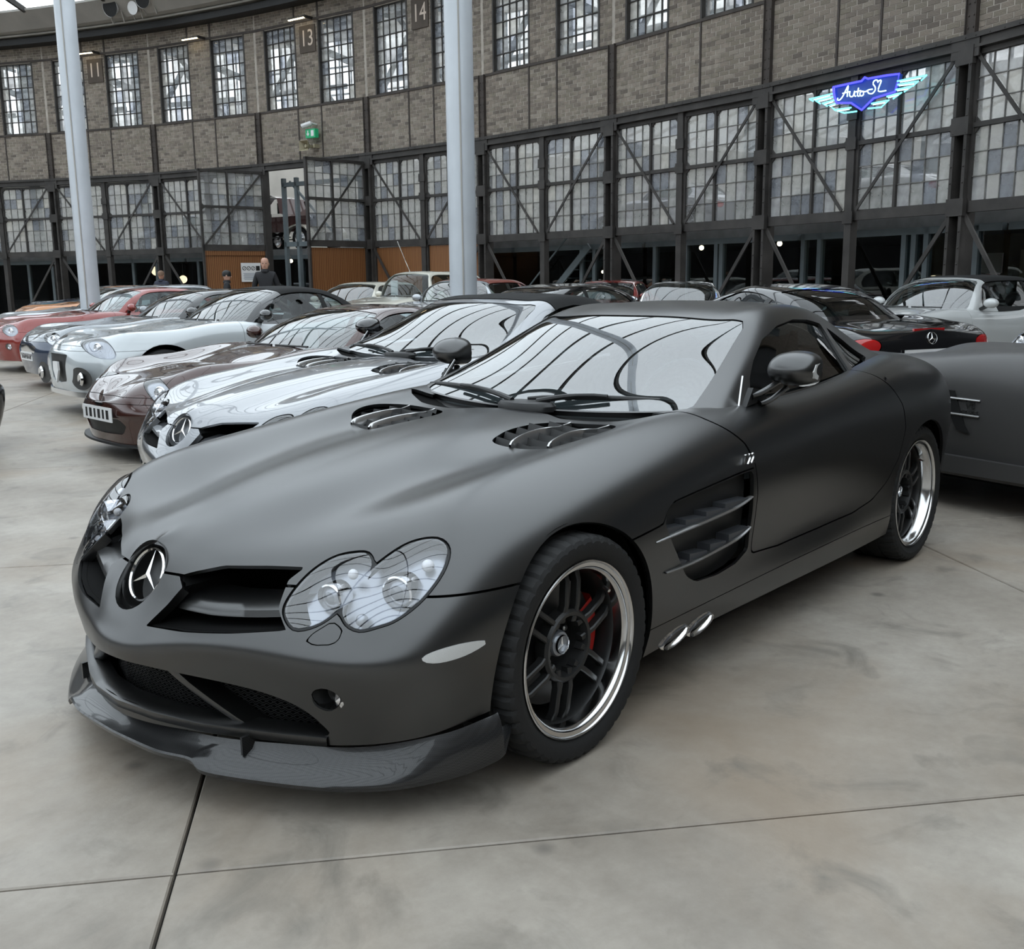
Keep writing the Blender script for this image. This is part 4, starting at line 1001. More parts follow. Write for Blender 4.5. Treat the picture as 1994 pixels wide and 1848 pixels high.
    # side gills
    for s in (-1, 1):
        v = empty('side_gill', (0, 0, 0), parent=car)
        fl_ = clip(off(SB, -.045), lambda V: np.where(V[:, 1] > .5, sdpoly(XZ(V), VENT)+.012, -1.))
        panel('gill_tray', mirror(fl_) if s < 0 else fl_, M['trimdark'], v, fl=0, both=False)
        for k, line in enumerate(([(.363,.569),(.558,.574),(.754,.580),(.895,.586),(1.006,.602)], [(.424,.459),(.594,.456),(.76,.464),(.902,.474),(.998,.494)])):
            P = crv(line, 6); b = MB(); G = []
            for i, (x, z) in enumerate(P):
                t = i/(len(P)-1); e = math.sin(math.pi*min(1., t*.96+.02))**.35; y = .944-.012*t+.004*e
                G.append([(x, (y-.03*e)*s, z-.002), (x, y*s, z-.0055*e), (x, (y+.005*e)*s, z), (x, y*s, z+.0055*e), (x, (y-.03*e)*s, z+.004)])
            G = np.array(G); b.grid(G if s > 0 else G[:, ::-1]); b.obj('gill_blade', M['bright'], v, 50)
            for i in range(4):                                       # stepped vanes above each blade
                xs_ = [.425, .555, .685, .811, .985]; x0, x1 = xs_[i]+.03*k, xs_[i+1]+.012*k; bl_ = lambda x: np.interp(x, [q[0] for q in line], [q[1] for q in line])
                MB().prism([(x0, bl_(x0)-.002), (x1, bl_(x1)-.002), (x1, bl_(x1)+(.012 if i < 3 else .002)), (x0, bl_(x0)+.028)], (0, .932*s, 0), (1, 0, 0), (0, 0, 1), .05*s).obj('vane', M['vane'], v, 0)
    # side exhausts
    for s in (-1, 1):
        e = empty('side_exhaust', (0, 0, 0), parent=car)
        for x in (.50, .66):
            b = MB(); G = []
            for t, (dx, dy, dz) in enumerate(((.0, -.10, .03), (.0, -.03, .015), (.012, .0, .0), (.02, .004, -.006), (.018, -.01, -.004))):
                r1, r2 = (.085, .026) if t < 3 else ((.08, .022) if t == 3 else (.072, .018))
                G.append([(x+dx+r1*math.cos(a), (.925+dy)*s, .222+dz+r2*math.sin(a)+.012*math.cos(a)) for a in np.linspace(0, 2*math.pi, 21)])
            G = np.array(G); b.grid(G if s < 0 else G[:, ::-1]); b.obj('tail_pipe', M['chrome'], e, 50)
    # badge 722, handles
    for s in (-1, 1):
        text('number_badge', '722', .052, M['chrome'], car, frame((.982, .9255*s, .738), (-s*1., 0, 0), (.12, 0, 1)), .003, .15, sx=.95) if s < 0 else text('number_badge', '722', .052, M['chrome'], car, frame((.982, .9255*s, .738), (-1, 0, 0), (0, 0, 1)), .003, .15)
        hl = MB().grid(np.array([[(2.30+.13*t+dx, (.884-.010*t+d2)*s, .905-.045*t+dz) for t in np.linspace(0, 1, 8)][::-s] for dx, dz, d2 in ((-.012, -.014, .0), (.0, -.006, .008), (.012, .006, .006), (.02, .014, -.004))]))
        hl.obj('door_handle', paint, car, 60)
    # door mirrors on twin arms
    for s in (-1, 1):
        m_ = empty('door_mirror', (0, 0, 0), parent=car)
        b = MB(); G = []; mx_, my_, mz_ = 1.42, .885, 1.012
        for t in np.linspace(0, 1, 17):
            a = math.pi*t; k = max(.02, math.sin(a)**.6); yy = (my_-.098*math.cos(a))*s
            G.append([(mx_-.105*k*max(0, math.cos(q))-.01*k*math.cos(q)+.02*k*(math.cos(q) < 0), yy, mz_+.070*k*math.sin(q)*(1 if math.sin(q) > 0 else .85)+.006*t) for q in np.linspace(-math.pi/2-.3, math.pi/2+.3, 15)])
        G = np.array(G); b.grid(G if s < 0 else G[:, ::-1]); b.obj('shell', m2, m_, 60)
        g = MB().grid(np.array([[(mx_+.012, (my_-.094*math.cos(math.pi*t))*s, mz_+.062*max(.02, math.sin(math.pi*t)**.6)*q) for t in np.linspace(0, 1, 13)] for q in (-1, -.5, 0, .5, 1)])); g.obj('mirror_glass', M['chrome'], m_, 60)
        tp = [(-.030, 0), (-.012, .026), (.020, .030), (.026, .004), (.006, -.030), (-.018, -.024)]
        MB().prism([(mx_-.035+q[0], mz_+.002+q[1]) for q in tp], (0, (my_+.062)*s, 0), (1, 0, 0), (0, 0, 1), -.034*s).obj('indicator', M['marker'], m_, 30)
        for dz, dx, dy in ((.0, .0, .0), (-.034, .045, .012)):
            MB().tube(crv([(1.245+dx, (.785+dy)*s, .925+dz), (1.29+dx, (.81+dy)*s, .938+dz), (1.36+dx*.8, (.845+dy)*s, .975+dz*.8)], 5), [.022]+[.013]*9+[.016], 10, flat=.75).obj('arm', m2, m_)
        MB().prism([(1.20, .888), (1.36, .905), (1.33, .94), (1.25, .955)], (0, .772*s, 0), (1, 0, 0), (0, 0, 1), .022 if s < 0 else -.022).obj('foot', M['black'], m_)
        MB().bar((1.185, .770*s, .885), (1.262, .742*s, .995), .006, .006).obj('trim', M['bright'], m_)
    # wipers and the cowl
    cw = MB(); G = []
    for w_ in np.linspace(-.74, .74, 31):
        a = abs(w_); x0 = float(hood_rear(a))-.02; x1 = np.interp(a, [0, .28, .52, .7, .75], [.91, .93, .98, 1.06, 1.09])
        zb = np.interp(a, [0, .3, .5, .6, .72], [.845, .838, .845, .858, .875])
        G.append([(x0, w_, zb-.03), (x0*.6+x1*.4, w_, zb-.012), (x1, w_, zb+.01)])
    cw.grid(np.array(G)); cw.obj('cowl', M['black'], car, 50)
    hub = MB().lathe([(.10, -.02), (.10, .0), (.09, .012), (0, .016)], 32); hub.V = [(.865+v[0]*.75, -.02+v[1]*1.35, .878+v[2]) for v in hub.V]; hub.obj('wiper_cover', M['black'], car, 40)
    for a, q, lift in (((.88, .05), (1.06, .66), .012), ((.90, -.06), (1.04, -.50), .02)):
        wp = empty('wiper', (0, 0, 0), parent=car)
        z = lambda x, y: np.interp(x-.09*abs(y)**1.6, [.80, 1.2], [.872, 1.05])
        P = [(a[0]+(q[0]-a[0])*t, a[1]+(q[1]-a[1])*t) for t in np.linspace(0, 1, 9)]
        MB().tube([(x-.02, y, .892+.03*math.sin(math.pi*i/8)) for i, (x, y) in enumerate(P[:6])], [.011]*3+[.008]*3, 8).obj('arm', M['black'], wp)
        mid = P[5]; d = Vector((q[0]-a[0], q[1]-a[1], 0)).normalized()
        MB().tube([(mid[0]+d[0]*t, mid[1]+d[1]*t, .900+.012*(1-(t/.34)**2)) for t in np.linspace(-.34, .30, 11)], [.006]+[.010]*9+[.006], 8).obj('blade', M['black'], wp)
    # cabin: seats, dashboard, wheel, mirror
    MB().grid(np.array([[(x, y, z) for y in np.linspace(-.70, .70, 9)] for x, z in ((.95, .86), (1.08, .895), (1.25, .90), (1.33, .86), (1.36, .70), (1.36, .4))])).obj('dashboard', M['leather'], car, 50)
    MB().box((1.9, 0, .32), (1.5, 1.5, .04)).box((2.62, 0, .62), (.04, 1.4, .6)).box((1.75, 0, .45), (1.1, .22, .22)).obj('cabin_floor', M['leather'], car, 0)
    for s in (-1, 1):
        st_ = empty('seat', (0, 0, 0), parent=car); y0 = .37*s
        def pad(name, prof, wd):
            b = MB(); b.grid(np.array([[(x, y0+wd*k*(1-.25*abs(k)**3), z+.03*k*k) for k in np.linspace(-1, 1, 9)] for x, z in prof+[prof[0]]])); return b.obj(name, M['leather'], st_, 60)
        pad('cushion', [(1.50, .40), (1.52, .50), (1.9, .47), (2.05, .50), (2.05, .38), (1.5, .36)], .25)
        pad('backrest', [(1.98, .44), (2.02, .60), (2.12, .82), (2.20, .93), (2.30, .92), (2.24, .7), (2.14, .42)], .26)
        pad('headrest', [(2.15, .92), (2.14, 1.0), (2.20, 1.085), (2.27, 1.08), (2.29, .95)], .15)
    sw = empty('steering_wheel', (1.42, -.37, .86), parent=car); sw.rotation_euler = (0, rad(-66), 0)
    MB().lathe([(.175+.014*math.cos(a), .014*math.sin(a)) for a in np.linspace(0, 2*math.pi, 9)], 36).obj('rim', M['leather'], sw)
    MB().lathe([(.07, -.02), (.06, .02), (0, .03)], 20).box((0, 0, 0), (.05, .33, .02)).obj('boss', M['leather'], sw)
    mr = MB().ball((1.58, 0, 1.14), (.02, .12, .035)); mr.obj('rear_view_mirror', M['black'], car)
    # wheels
    hero_wheel('front_wheel', car, (0, -.818, .330), 0, .255, steer=0.0)
    hero_wheel('front_wheel', car, (0, .818, .330), math.pi, .255)
    hero_wheel('rear_wheel', car, (2.70, -.785, .330), 0, .290)
    hero_wheel('rear_wheel', car, (2.70, .785, .330), math.pi, .290)
M['marker'] = mat('clear_marker_lens', (.55, .55, .54), .25, coat=1., bump=.4, bscale=500)
M['trimdark'] = mat('satin_trim', .02, .42); M['vane'] = mat('grey_vane', (.045, .047, .052), .4)
hero = empty('sports_coupe', (0, 0, 0))
tag(hero, 'satin black two-door sports coupe with long bonnet, twin oval headlights and carbon front lip', 'car')
SBh, SGh = hero_body(hero, M['satin'])
hero_details(hero, SBh, SGh, M['satin'])
# ------------------------------------------------------------------ the other cars: one parametric body, each with its own proportions and details
def paintm(name, col, rough=.25, metal=.0, coat=1.): return mat(name, col, rough, metal, coat=coat, coatr=.02)
DEF = dict(fo=.88, wb=2.6, ro=.9, W=1.8, zn=.66, zh=.82, zc=.95, belt=.93, zd=.95, zt=.85, zb=.19, cs=.30, cst=.22, tw=.62, R=.325, tyre=.22,
           ws0=.72, ws1=1.35, roof=1.38, rx1=2.3, rx2=3.0, rw=.56, bulge=.03, top='hard', noseh=.5, res=(90, 56), slope=.1, crease=0.)
def car_grid(c):
    hw = c['W']/2; x0 = -c['fo']; xr = c['wb']+c['ro']; zb = c['zb']; P = []
    side = lambda zs: [None, None, None, zs, zs-.07, (zs+.30)*.52, .34, zb]
    g = [0, .28, .55, .80, .93, 1., 1., .985]
    # nose rings
    zl = [c['zn'], c['zn']-.015, c['zn']-.045, c['zn']-.10, .5*c['zn']+.5*c['noseh'], c['noseh'], .33, zb]
    dx = [.12, .075, .045, .022, .008, .0, .015, .05]
    P.append([(x0+d, 0, z) for d, z in zip(dx, zl)])
    for wk, xt, u in ((.45, .30, .35), (.80, .58, .72), (.97, .86, .95)):
        zt = c['zn']+(c['zh']-c['zn'])*math.sin(min(1, xt/ max(.5, c['fo']+.15))*math.pi/2); xe = x0+c['cs']*(wk)**3
        row = []
        for j in range(8):
            w_ = wk*hw*g[j]; t = g[j]**1.4
            zs = zt-.02+c['bulge']*u
            zz = [zt, zt-.004, zt-.012, zs*(.5+.5*u)+zl[3]*(.5-.5*u), zl[4]+.05*u, zl[5]+.03*u, .33, zb][j]
            row.append(((x0+xt)*(1-t)+(xe+dx[j])*t, w_, zz))
        P.append(row)
    def sec(x, zt, zs, kw=1., zl_=None):
        w_ = hw*kw
        return [(x, 0, zt), (x, .30*w_, zt-.003), (x, .60*w_, zt-.010), (x, .83*w_, zs), (x, .955*w_, zs-.075), (x, w_*(1-c['crease']), (zs+.34)*.5+.04), (x, w_*.985, .36), (x, w_*.95, zb)]
    P.append(sec(.18, c['zh']+.01, c['zh']+.0+c['bulge'], .995))
    P.append(sec(c['ws0']-.1, c['zc'], (c['zc']+c['belt'])/2+.005))
    P.append(sec((c['ws0']+c['wb'])/2, c['belt'], c['belt']))
    P.append(sec(c['wb']-.1, c['zd'], c['zd']+c['bulge']*.8, 1.0))
    for u, kw, xx in ((.5, .985, .52), (.86, .93, .80)):
        x = c['wb']+c['ro']*xx; zt = c['zd']*(1-u**2)+c['zt']*u**2; P.append(sec(x, zt, zt+c['bulge']*(1-u)*.5-.012, kw))
    zq = [c['zt'], c['zt']-.01, c['zt']-.03, c['zt']-.06, c['zt']-.12, .58, .40, zb+.06]
    P.append([(xr-.03-d*.3, c['tw']*hw*q, z) for d, q, z in zip([.06, .05, .04, .03, .01, 0, .02, .10], [0, .3, .6, .85, .95, 1, 1, .97], zq)])
    P.append([(xr-d*.3+c['cst']*.1, 0, z) for d, z in zip([.06, .05, .04, .03, .01, 0, .02, .10], zq)])
    a0, a1, b1, b2, hr = c['ws0'], c['ws1'], c['rx1'], c['rx2'], c['roof']; rw = c['rw']; bw = hw*.90; be = c['belt']-.02
    xm = (a1+b1)/2; am = (a0+a1)/2; zm = c['zc']*.46+hr*.54
    G = [[(a0, 0, c['zc']-.02), (a0+.02, .35*bw, c['zc']-.02), (a0+.09, .70*bw, c['zc']-.02), (a0+.22, .93*bw, be), (a0+.30, .97*bw, be), (a0+.36, bw, be)],
         [(am-.03, 0, zm), (am-.01, .33*bw, zm-.004), (am+.04, .62*bw, zm-.012), (am+.13, .5*(bw+rw), zm-.03), (am+.16, .5*(bw+rw)+.06, .5*(zm+be)), (am+.19, bw, be)],
         [(a1, 0, hr-.035), (a1+.01, .45*rw, hr-.038), (a1+.04, .78*rw, hr-.052), (a1+.10, rw, hr-.09), (a1+.10, rw+.4*(bw-rw), .5*(hr+be)+.0), (a1+.10, bw, be)],
         [(xm, 0, hr), (xm, .45*rw, hr-.004), (xm, .78*rw, hr-.018), (xm, rw*.99, hr-.055), (xm, rw+.42*(bw-rw), .5*(hr+be)), (xm, bw, be)],
         [(b1, 0, hr-.03), (b1, .45*rw, hr-.035), (b1, .78*rw, hr-.05), (b1-.03, rw*.97, hr-.09), (b1-.03, rw+.38*(bw-rw), .5*(hr+be)), (b1-.03, bw*.99, be)],
         [((b1+b2)/2+.03, 0, (hr+c['zd'])/2+.03), ((b1+b2)/2+.03, .42*rw, (hr+c['zd'])/2+.027), ((b1+b2)/2, .74*rw, (hr+c['zd'])/2+.015), ((b1+b2)/2-.06, rw*.97, (hr+c['zd'])/2-.02), ((b1+b2)/2-.09, rw+.3*(bw-rw), (hr+c['zd'])/2-.10), ((b1+b2)/2-.12, bw*.96, be)],
         [(b2, 0, c['zd']-.02), (b2, .42*rw, c['zd']-.02), (b2-.04, .8*rw, c['zd']-.02), (b2-.12, rw*1.06, c['zd']-.025), (b2-.17, rw+.45*(bw-rw), be), (b2-.2, bw*.92, be)]]
    return P, G
def ellipse_fn(S, w_, z, ra, rb, ang, xmax=None, rear=False):
    """signed field of an oval lying on the surface around the point nearest (w, z)"""
    V = S[0]; m = V[:, 0] > V[:, 0].mean() if rear else V[:, 0] < V[:, 0].mean()-.6
    d = np.where(m, np.hypot(V[:, 1]-w_, V[:, 2]-z), 9); i = d.argmin(); c = V[i, :3].copy(); n = V[i, 3:6]/np.linalg.norm(V[i, 3:6])
    h = np.cross([0, 0, 1.], n); h /= np.linalg.norm(h)+1e-9; u = np.cross(n, h)
    if rear: h = -h
    a = h*math.cos(ang)+u*math.sin(ang); b = np.cross(n, a)
    def f(V):
        q = V[:, :3]-c; e = np.sqrt((q@a/ra)**2+(q@b/rb)**2); return np.where(np.abs(q@n) < .25, (1-e)*min(ra, rb), -1.)
    return f, Vector(c), Vector(n), Vector(a), Vector(b)
_wheel_cache = {}
def wheel_parts(R, tw, rimm, style, hub):
    key = (R, tw, rimm.name, style, hub)
    if key in _wheel_cache: return _wheel_cache[key]
    h = tw/2; ri = R-.095 if style != 'classic' else R-.125
    ty = MB().lathe([(ri-.01, -h*.8), (ri+.01, -h*.95), (ri+.03, -h), (R-.03, -h*.98), (R-.006, -h*.85), (R, -h*.5), (R, h*.5), (R-.006, h*.85), (R-.03, h), (ri, h*.9)], 40, axis='y').mesh('tyre', M['rubber'], 30)
    rm = MB().lathe([(ri, -h*.8), (ri, -h*.92), (ri-.012, -h*.92), (ri-.02, -h*.75), (ri-.03, -h*.3), (ri-.03, h*.6)], 40, axis='y').mesh('rim', rimm, 40)
    sp = []
    if style == 'classic':
        sp.append(('hub_cap', MB().lathe([(ri-.03, -h*.55), (ri-.05, -h*.7), (ri*.55, -h*.78), (ri*.45, -h*.9), (0, -h*.95)], 32, axis='y').mesh('hub_cap', rimm, 40), 0))
    else:
        n = {'five': 5, 'ten': 10, 'multi': 7}[style]; wt = {'five': .055, 'ten': .022, 'multi': .036}[style]
        b = MB().add([(.03, -h*.72, -wt*.55), (ri-.02, -h*.62, -wt*.42), (ri-.02, -h*.62, wt*.42), (.03, -h*.72, wt*.55), (.03, -h*.45, -wt*.55), (ri-.02, -h*.38, -wt*.42), (ri-.02, -h*.38, wt*.42), (.03, -h*.45, wt*.55)], [(0, 1, 2, 3), (4, 7, 6, 5), (0, 4, 5, 1), (3, 2, 6, 7), (1, 5, 6, 2)])
        me = b.mesh('spoke', rimm, 0)
        for k in range(n): sp.append(('spoke', me, 2*math.pi*k/n+.3))
        sp.append(('hub', MB().lathe([(.055, -h*.5), (.05, -h*.76), (0, -h*.78)], 20, axis='y').mesh('hub', rimm, 40), 0))
        sp.append(('brake_disc', MB().lathe([(.05, -.01), (ri-.06, -.01), (ri-.06, .01)], 28, axis='y').mesh('brake_disc', M['disc'], 30), 0))
    _wheel_cache[key] = (ty, rm, sp); return _wheel_cache[key]
def put_wheel(name, car, loc, rz, R, tw, rimm, style, steer=0.):
    t = empty(name, loc, rz+steer, parent=car); ty, rm, sp = wheel_parts(R, tw, rimm, style, 0)
    link('tyre', ty, t); link('rim', rm, t)
    for nm, me, a in sp: link(nm, me, t, None, (0, -a, 0))
    return t
def make_car(name, label, loc, rz, paint, scale=1., lamp=((.62, .64, .17, .085, .5),), tail=((.72, .70, .12, .07, 0.),), grille=None, plate=None, rplate=None, wheel='five', rim=None, glass=None, mirror_m=None, seats=True, extra=None, topm=None, gm=None, group=None, bumper=None, detail=True, wind=None, kind=None, lampm='lampgrey', **kw):
    c = dict(DEF); c.update(kw); car = empty(name, (loc[0], loc[1], loc[2] if len(loc) > 2 else 0), rz, scale)
    tag(car, label, 'car', group)
    glass = glass or M['glass']; wind = wind or M['screen2']; rim = rim or M['bright']; gm = gm or M['black']; hw = c['W']/2
    P, Gp = car_grid(c); SB = surface(P, *c['res'], sym_u=True); SG = surface(Gp, 60, 36)
    A1, A2 = (0., c['R'], c['R']+.05), (c['wb'], c['R'], c['R']+.05)
    def arches(V): return np.minimum(arch(V, A1), arch(V, A2))+np.where(V[:, 1] < hw*.55, 9., 0)
    S = clip(SB, arches); G = .004
    cab = [(c['ws0']+.0, -1), (c['ws0']+.02, .35*hw*.9), (c['ws0']+.09, .7*hw*.9), (c['ws0']+.24, .86*hw), (c['wb']*.5+.4, .875*hw), (c['rx2']-.25, .82*hw), (c['rx2']-.1, c['rw']), (c['rx2']-.02, .4*c['rw']), (c['rx2']-.02, -1)]
    cabin = lambda V: np.where(V[:, 2] > .6, -sdpoly(XW(V), cab), 1.)
    S = clip(S, cabin)
    lf = [ellipse_fn(SB, l[0]*hw, l[1], l[2], l[3], l[4]) for l in lamp]; tf = [ellipse_fn(SB, l[0]*hw, l[1], l[2], l[3], l[4], rear=True) for l in tail]
    def holes(V):
        f = np.ones(len(V))
        for e in lf+tf: f = np.minimum(f, -e[0](V)-.004)
        return f
    S = clip(S, holes)
    gr = None
    if grille is not None:
        gp = np.asarray(grille, float); gp = np.concatenate([gp, gp[::-1]*[-1, 1]]) if True else gp
        gr = lambda V: np.where(V[:, 0] < -.3, sdpoly(WZ(V), gp), -1.)
        S = clip(S, lambda V: -gr(V))
    zs = c['zn']-.08
    xb = c['ws0']-.06
    dp = [(c['ws0']+.15, 1.6), (c['ws0']+.12, c['belt']-.06), (c['ws0']+.10, .30), (c['wb']-.62, .30), (c['wb']-.42, .45), (c['wb']-.30, c['belt']-.1), (c['wb']-.28, 1.6)]
    doorf = lambda V: np.where(V[:, 1] > .5*hw, sdpoly(XZ(V), dp), -1.)
    hoodw = lambda V: np.interp(V[:, 0], [-c['fo'], 0, xb], [.62*hw, .74*hw, .80*hw])
    hood = lambda V: np.minimum(np.minimum(hoodw(V)-V[:, 1], V[:, 2]-(c['zn']-.035)), np.minimum(xb-V[:, 0], np.where(V[:, 0] < .8, 1., -1.)))
    bump = lambda V: np.minimum(zs-V[:, 2], -.05-V[:, 0])
    pn = [('bonnet', clip(S, lambda V: hood(V)-G), paint, True)]
    rest = clip(S, lambda V: -hood(V))
    pn.append(('front_bumper', clip(rest, lambda V: bump(V)-G), bumper or paint, True))
    rest = clip(rest, lambda V: -bump(V)); pn.append(('door', clip(rest, lambda V: doorf(V)-G), paint, False)); rest = clip(rest, lambda V: -doorf(V))
    wing = clip(rest, lambda V: xb+.3-V[:, 0]); pn.append(('front_wing', wing, paint, False)); pn.append(('rear_body', clip(rest, lambda V: V[:, 0]-xb-.3-.001), paint, True))
    for nm, s_, m_, both in pn:
        if both: panel(nm, s_, m_, car, fl=.012)
        else: panel(nm, s_, m_, car, fl=.012, both=False); panel(nm, mirror(s_), m_, car, fl=.012, both=False)
    ln = clip(clip(clip(off(SB, -.02), lambda V: arches(V)-.002), cabin), lambda V: holes(V)+.006); panel('inner_skin', ln, M['void'], car, fl=0)
    if gr is not None: panel('grille', clip(off(SB, -.012), lambda V: gr(V)+.01), gm, car, fl=0)
    for fs, nm, mt in ((lf, 'headlight', None), (tf, 'tail_lamp', M['redlamp'])):
        for f, cc, nn, aa, bb in fs:
            for s in (1, -1):
                s_ = clip(off(SB, .002), f)
                if not s_[1]: continue
                s_ = s_ if s > 0 else mirror(s_)
                if mt is not None: panel(nm, s_, mt, car, fl=.012, both=False); continue
                h = empty(nm, (0, 0, 0), parent=car); panel('cover', s_, M['lampglass'], h, fl=.006, both=False)
                b_ = clip(off(SB, -.035), lambda V: f(V)+.006); panel('bowl', b_ if s > 0 else mirror(b_), M[lampm], h, fl=0, both=False)
                q = cc-nn*.03; q.y *= s; n2 = Vector((nn.x, nn.y*s, nn.z)); mtx = frame(q, n2.cross(Vector((0, 0, 1))), (0, 0, 1))
                if (mtx.to_3x3() @ Vector((0, 0, 1))).dot(n2) < 0: mtx = mtx @ Matrix.Rotation(math.pi, 4, 'Y')
                o = MB().lathe([(.045, -.01), (.05, .005), (.042, .016), (.034, .006), (0, .014)], 20).obj('projector', M['chrome'], h, 40); o.matrix_local = mtx
    UV = lambda V: V[:, 6:8]
    wsp = [(.05, -1), (.05, 2.55), (.15, 2.78), (1.78, 2.78), (1.93, 2.6), (1.96, -1)]; wsf = lambda V: sdpoly(UV(V), wsp)
    sd = [(.75, 4.75), (1.15, 3.95), (1.75, 3.30), (2.2, 3.14), (3.9, 3.14), (4.55, 3.35), (4.95, 4.0), (5.05, 4.75)]
    sdf = lambda V: sdpoly(UV(V), sd); rwp = [(4.3, -1), (4.3, 2.4), (5.75, 2.5), (5.75, -1)]; rwf = lambda V: sdpoly(UV(V), rwp)
    bar = lambda V: np.abs(V[:, 0]-(c['wb']-.45))-.03
    if c['top'] == 'hard':
        r_ = SG
        for f in (lambda V: -wsf(V)-.01, lambda V: -sdf(V)-.01, lambda V: -rwf(V)-.01): r_ = clip(r_, f)
        panel('roof', r_, topm or paint, car, fl=.02)
    else:
        r_ = clip(SG, lambda V: 2.14-V[:, 6])
        for f in (lambda V: -wsf(V)-.01, lambda V: -sdf(V)-.01): r_ = clip(r_, f)
        panel('windscreen_frame', r_, mirror_m or paint, car, fl=.02)
        if c['top'] == 'soft':
            r_ = clip(off(SG, .004), lambda V: V[:, 6]-2.16)
            for f in (lambda V: -sdf(V)-.01, lambda V: -rwf(V)-.01): r_ = clip(r_, f)
            panel('soft_top', r_, topm or M['canvas'], car, fl=.02)
    panel('windscreen', clip(off(SG, -.004), wsf), wind, car, fl=.004)
    if c['top'] != 'open':
        panel('rear_window', clip(off(SG, -.006), rwf), glass, car, fl=.004)
        sg2 = clip(off(SG, -.01), sdf); fr = clip(clip(sg2, lambda V: bar(V)), lambda V: (c['wb']-.45)-V[:, 0]); bk = clip(clip(sg2, bar), lambda V: V[:, 0]-(c['wb']-.45)); pil = clip(off(sg2, .006), lambda V: -bar(V))
        for s_, nm, m_ in ((fr, 'side_window', glass), (bk, 'rear_side_window', glass), (pil, 'door_pillar', M['black'] if c['top'] == 'hard' else (topm or M['canvas']))):
            panel(nm, s_, m_, car, fl=.004, both=False); panel(nm, mirror(s_), m_, car, fl=.004, both=False)
    for A in (A1, A2):
        b = MB(); yi = hw-.32; b.lathe([(.05, yi), (A[2]+.02, yi), (A[2]+.004, hw*.97)], 28, (A[0], 0, A[1]), 'y', -.3, math.pi+.3); pair('wheel_housing', b, M['void'], car)
    L_ = c['fo']+c['wb']+c['ro']; MB().box((c['wb']/2, 0, c['zb']-.01), (L_*.86, c['W']*.72, .02)).box((c['wb']/2, 0, c['zb']-.01), (c['wb']-.9, c['W']*.9, .02)).obj('underbody', M['void'], car, 0)
    y = hw-c['tyre']/2-.012
    for x in (0, c['wb']):
        put_wheel('wheel', car, (x, -y, c['R']), 0, c['R'], c['tyre'], rim, wheel); put_wheel('wheel', car, (x, y, c['R']), math.pi, c['R'], c['tyre'], rim, wheel)
    if detail:
        for s in (-1, 1):
            m_ = empty('door_mirror', (c['ws0']+.36, (hw*.93)*s, c['belt']+.03), parent=car)
            MB().ball((.0, .10*s, .055), (.065, .105, .062), 14, 8).obj('shell', mirror_m or paint, m_)
            MB().bar((.0, -.05*s, -.02), (0, .06*s, .03), .05, .03).obj('arm', M['black'], m_)
            MB().ball((.03, .10*s, .055), (.04, .09, .05), 12, 6).obj('mirror_glass', M['chrome'], m_)
        if seats:
            for s in (-1, 1):
                q = empty('seat', ((c['ws1']+c['wb'])/2-.15, .36*s, 0), parent=car)
                MB().grid(np.array([[(x, .23*k, z+.03*k*k) for k in np.linspace(-1, 1, 6)] for x, z in ((-.3, .45), (-.28, .52), (.12, .5), (.24, .55), (.42, c['belt']+.02), (.50, c['belt']+.02), (.36, .45))])).obj('backrest', M['leather'], q, 60)
                MB().ball((.46, 0, c['belt']+.10), (.05, .13, .10)).obj('headrest', M['leather'], q)
            MB().lathe([(.17+.013*math.cos(a), .013*math.sin(a)) for a in np.linspace(0, 2*math.pi, 7)], 28).obj('steering_wheel', M['leather'], car, 40, (c['ws0']+.55, -.36, c['belt']-.06), (0, rad(-65), 0))
            MB().grid(np.array([[(x, y_, z) for y_ in np.linspace(-hw*.78, hw*.78, 5)] for x, z in ((c['ws0']+.1, c['zc']-.06), (c['ws0']+.35, c['zc']-.03), (c['ws0']+.48, c['zc']-.1), (c['ws0']+.5, .4))])).obj('dashboard', M['leather'], car, 50)
        for y0, y1 in ((-.02, -.55), (.55, .05)):
            MB().tube([(c['ws0']+.0+.06*abs(y_)**2, y_*hw, c['zc']+.012) for y_ in np.linspace(y0, y1, 5)], .009, 6).obj('wiper', M['black'], car)
    if plate: plate_obj(car, (-c['fo']-.012+plate[2] if len(plate) > 2 else -c['fo']-.012, 0, plate[0]), plate[1], -1)
    if rplate: plate_obj(car, (c['wb']+c['ro']+.035, 0, rplate[0]), rplate[1], 1)
    if extra: extra(car, c, SB, SG)
    return car
def plate_obj(car, loc, txt, s):
    p_ = empty('number_plate', loc, parent=car); MB().box((0, 0, 0), (.008, .52, .11)).obj('backing', M['white'], p_, 0)
    if txt:                                                         # characters too blurred to read: dark strokes
        for k in range(6): MB().box((.005*s, -.19+.076*k, 0), (.003, .03 if k % 2 else .042, .07)).obj('character', M['black'], p_, 0)
M['screen2'] = thin_glass('reflective_windscreen', (.55, .62, .62), ior=1.52, boost=.16)
P_ = {}
for nm, col, r, me in (('silver', (.25, .258, .272), .3, .7), ('brown', (.045, .014, .010), .2, .2), ('pearl', (.47, .50, .515), .25, .1), ('darkblue', (.03, .045, .08), .22, .3), ('redp', (.22, .018, .012), .25, .1), ('cream', (.62, .60, .52), .3, 0), ('whitep', (.52, .53, .525), .28, 0), ('blackp', (.006, .006, .007), .12, 0), ('greymat', (.085, .083, .082), .4, .35), ('teal', (.03, .12, .16), .25, .2), ('maroon', (.07, .02, .018), .25, .1), ('orange', (.48, .20, .07), .3, .1), ('greys', (.22, .235, .25), .25, .6), ('rustred', (.20, .045, .03), .45, 0), ('lightgrey', (.42, .44, .46), .25, .5)):
    P_[nm] = paintm(nm+'_paint', col, r, me)
P_['greymat'] = mat('matt_graphite_paint', (.075, .073, .072), .42, .3)

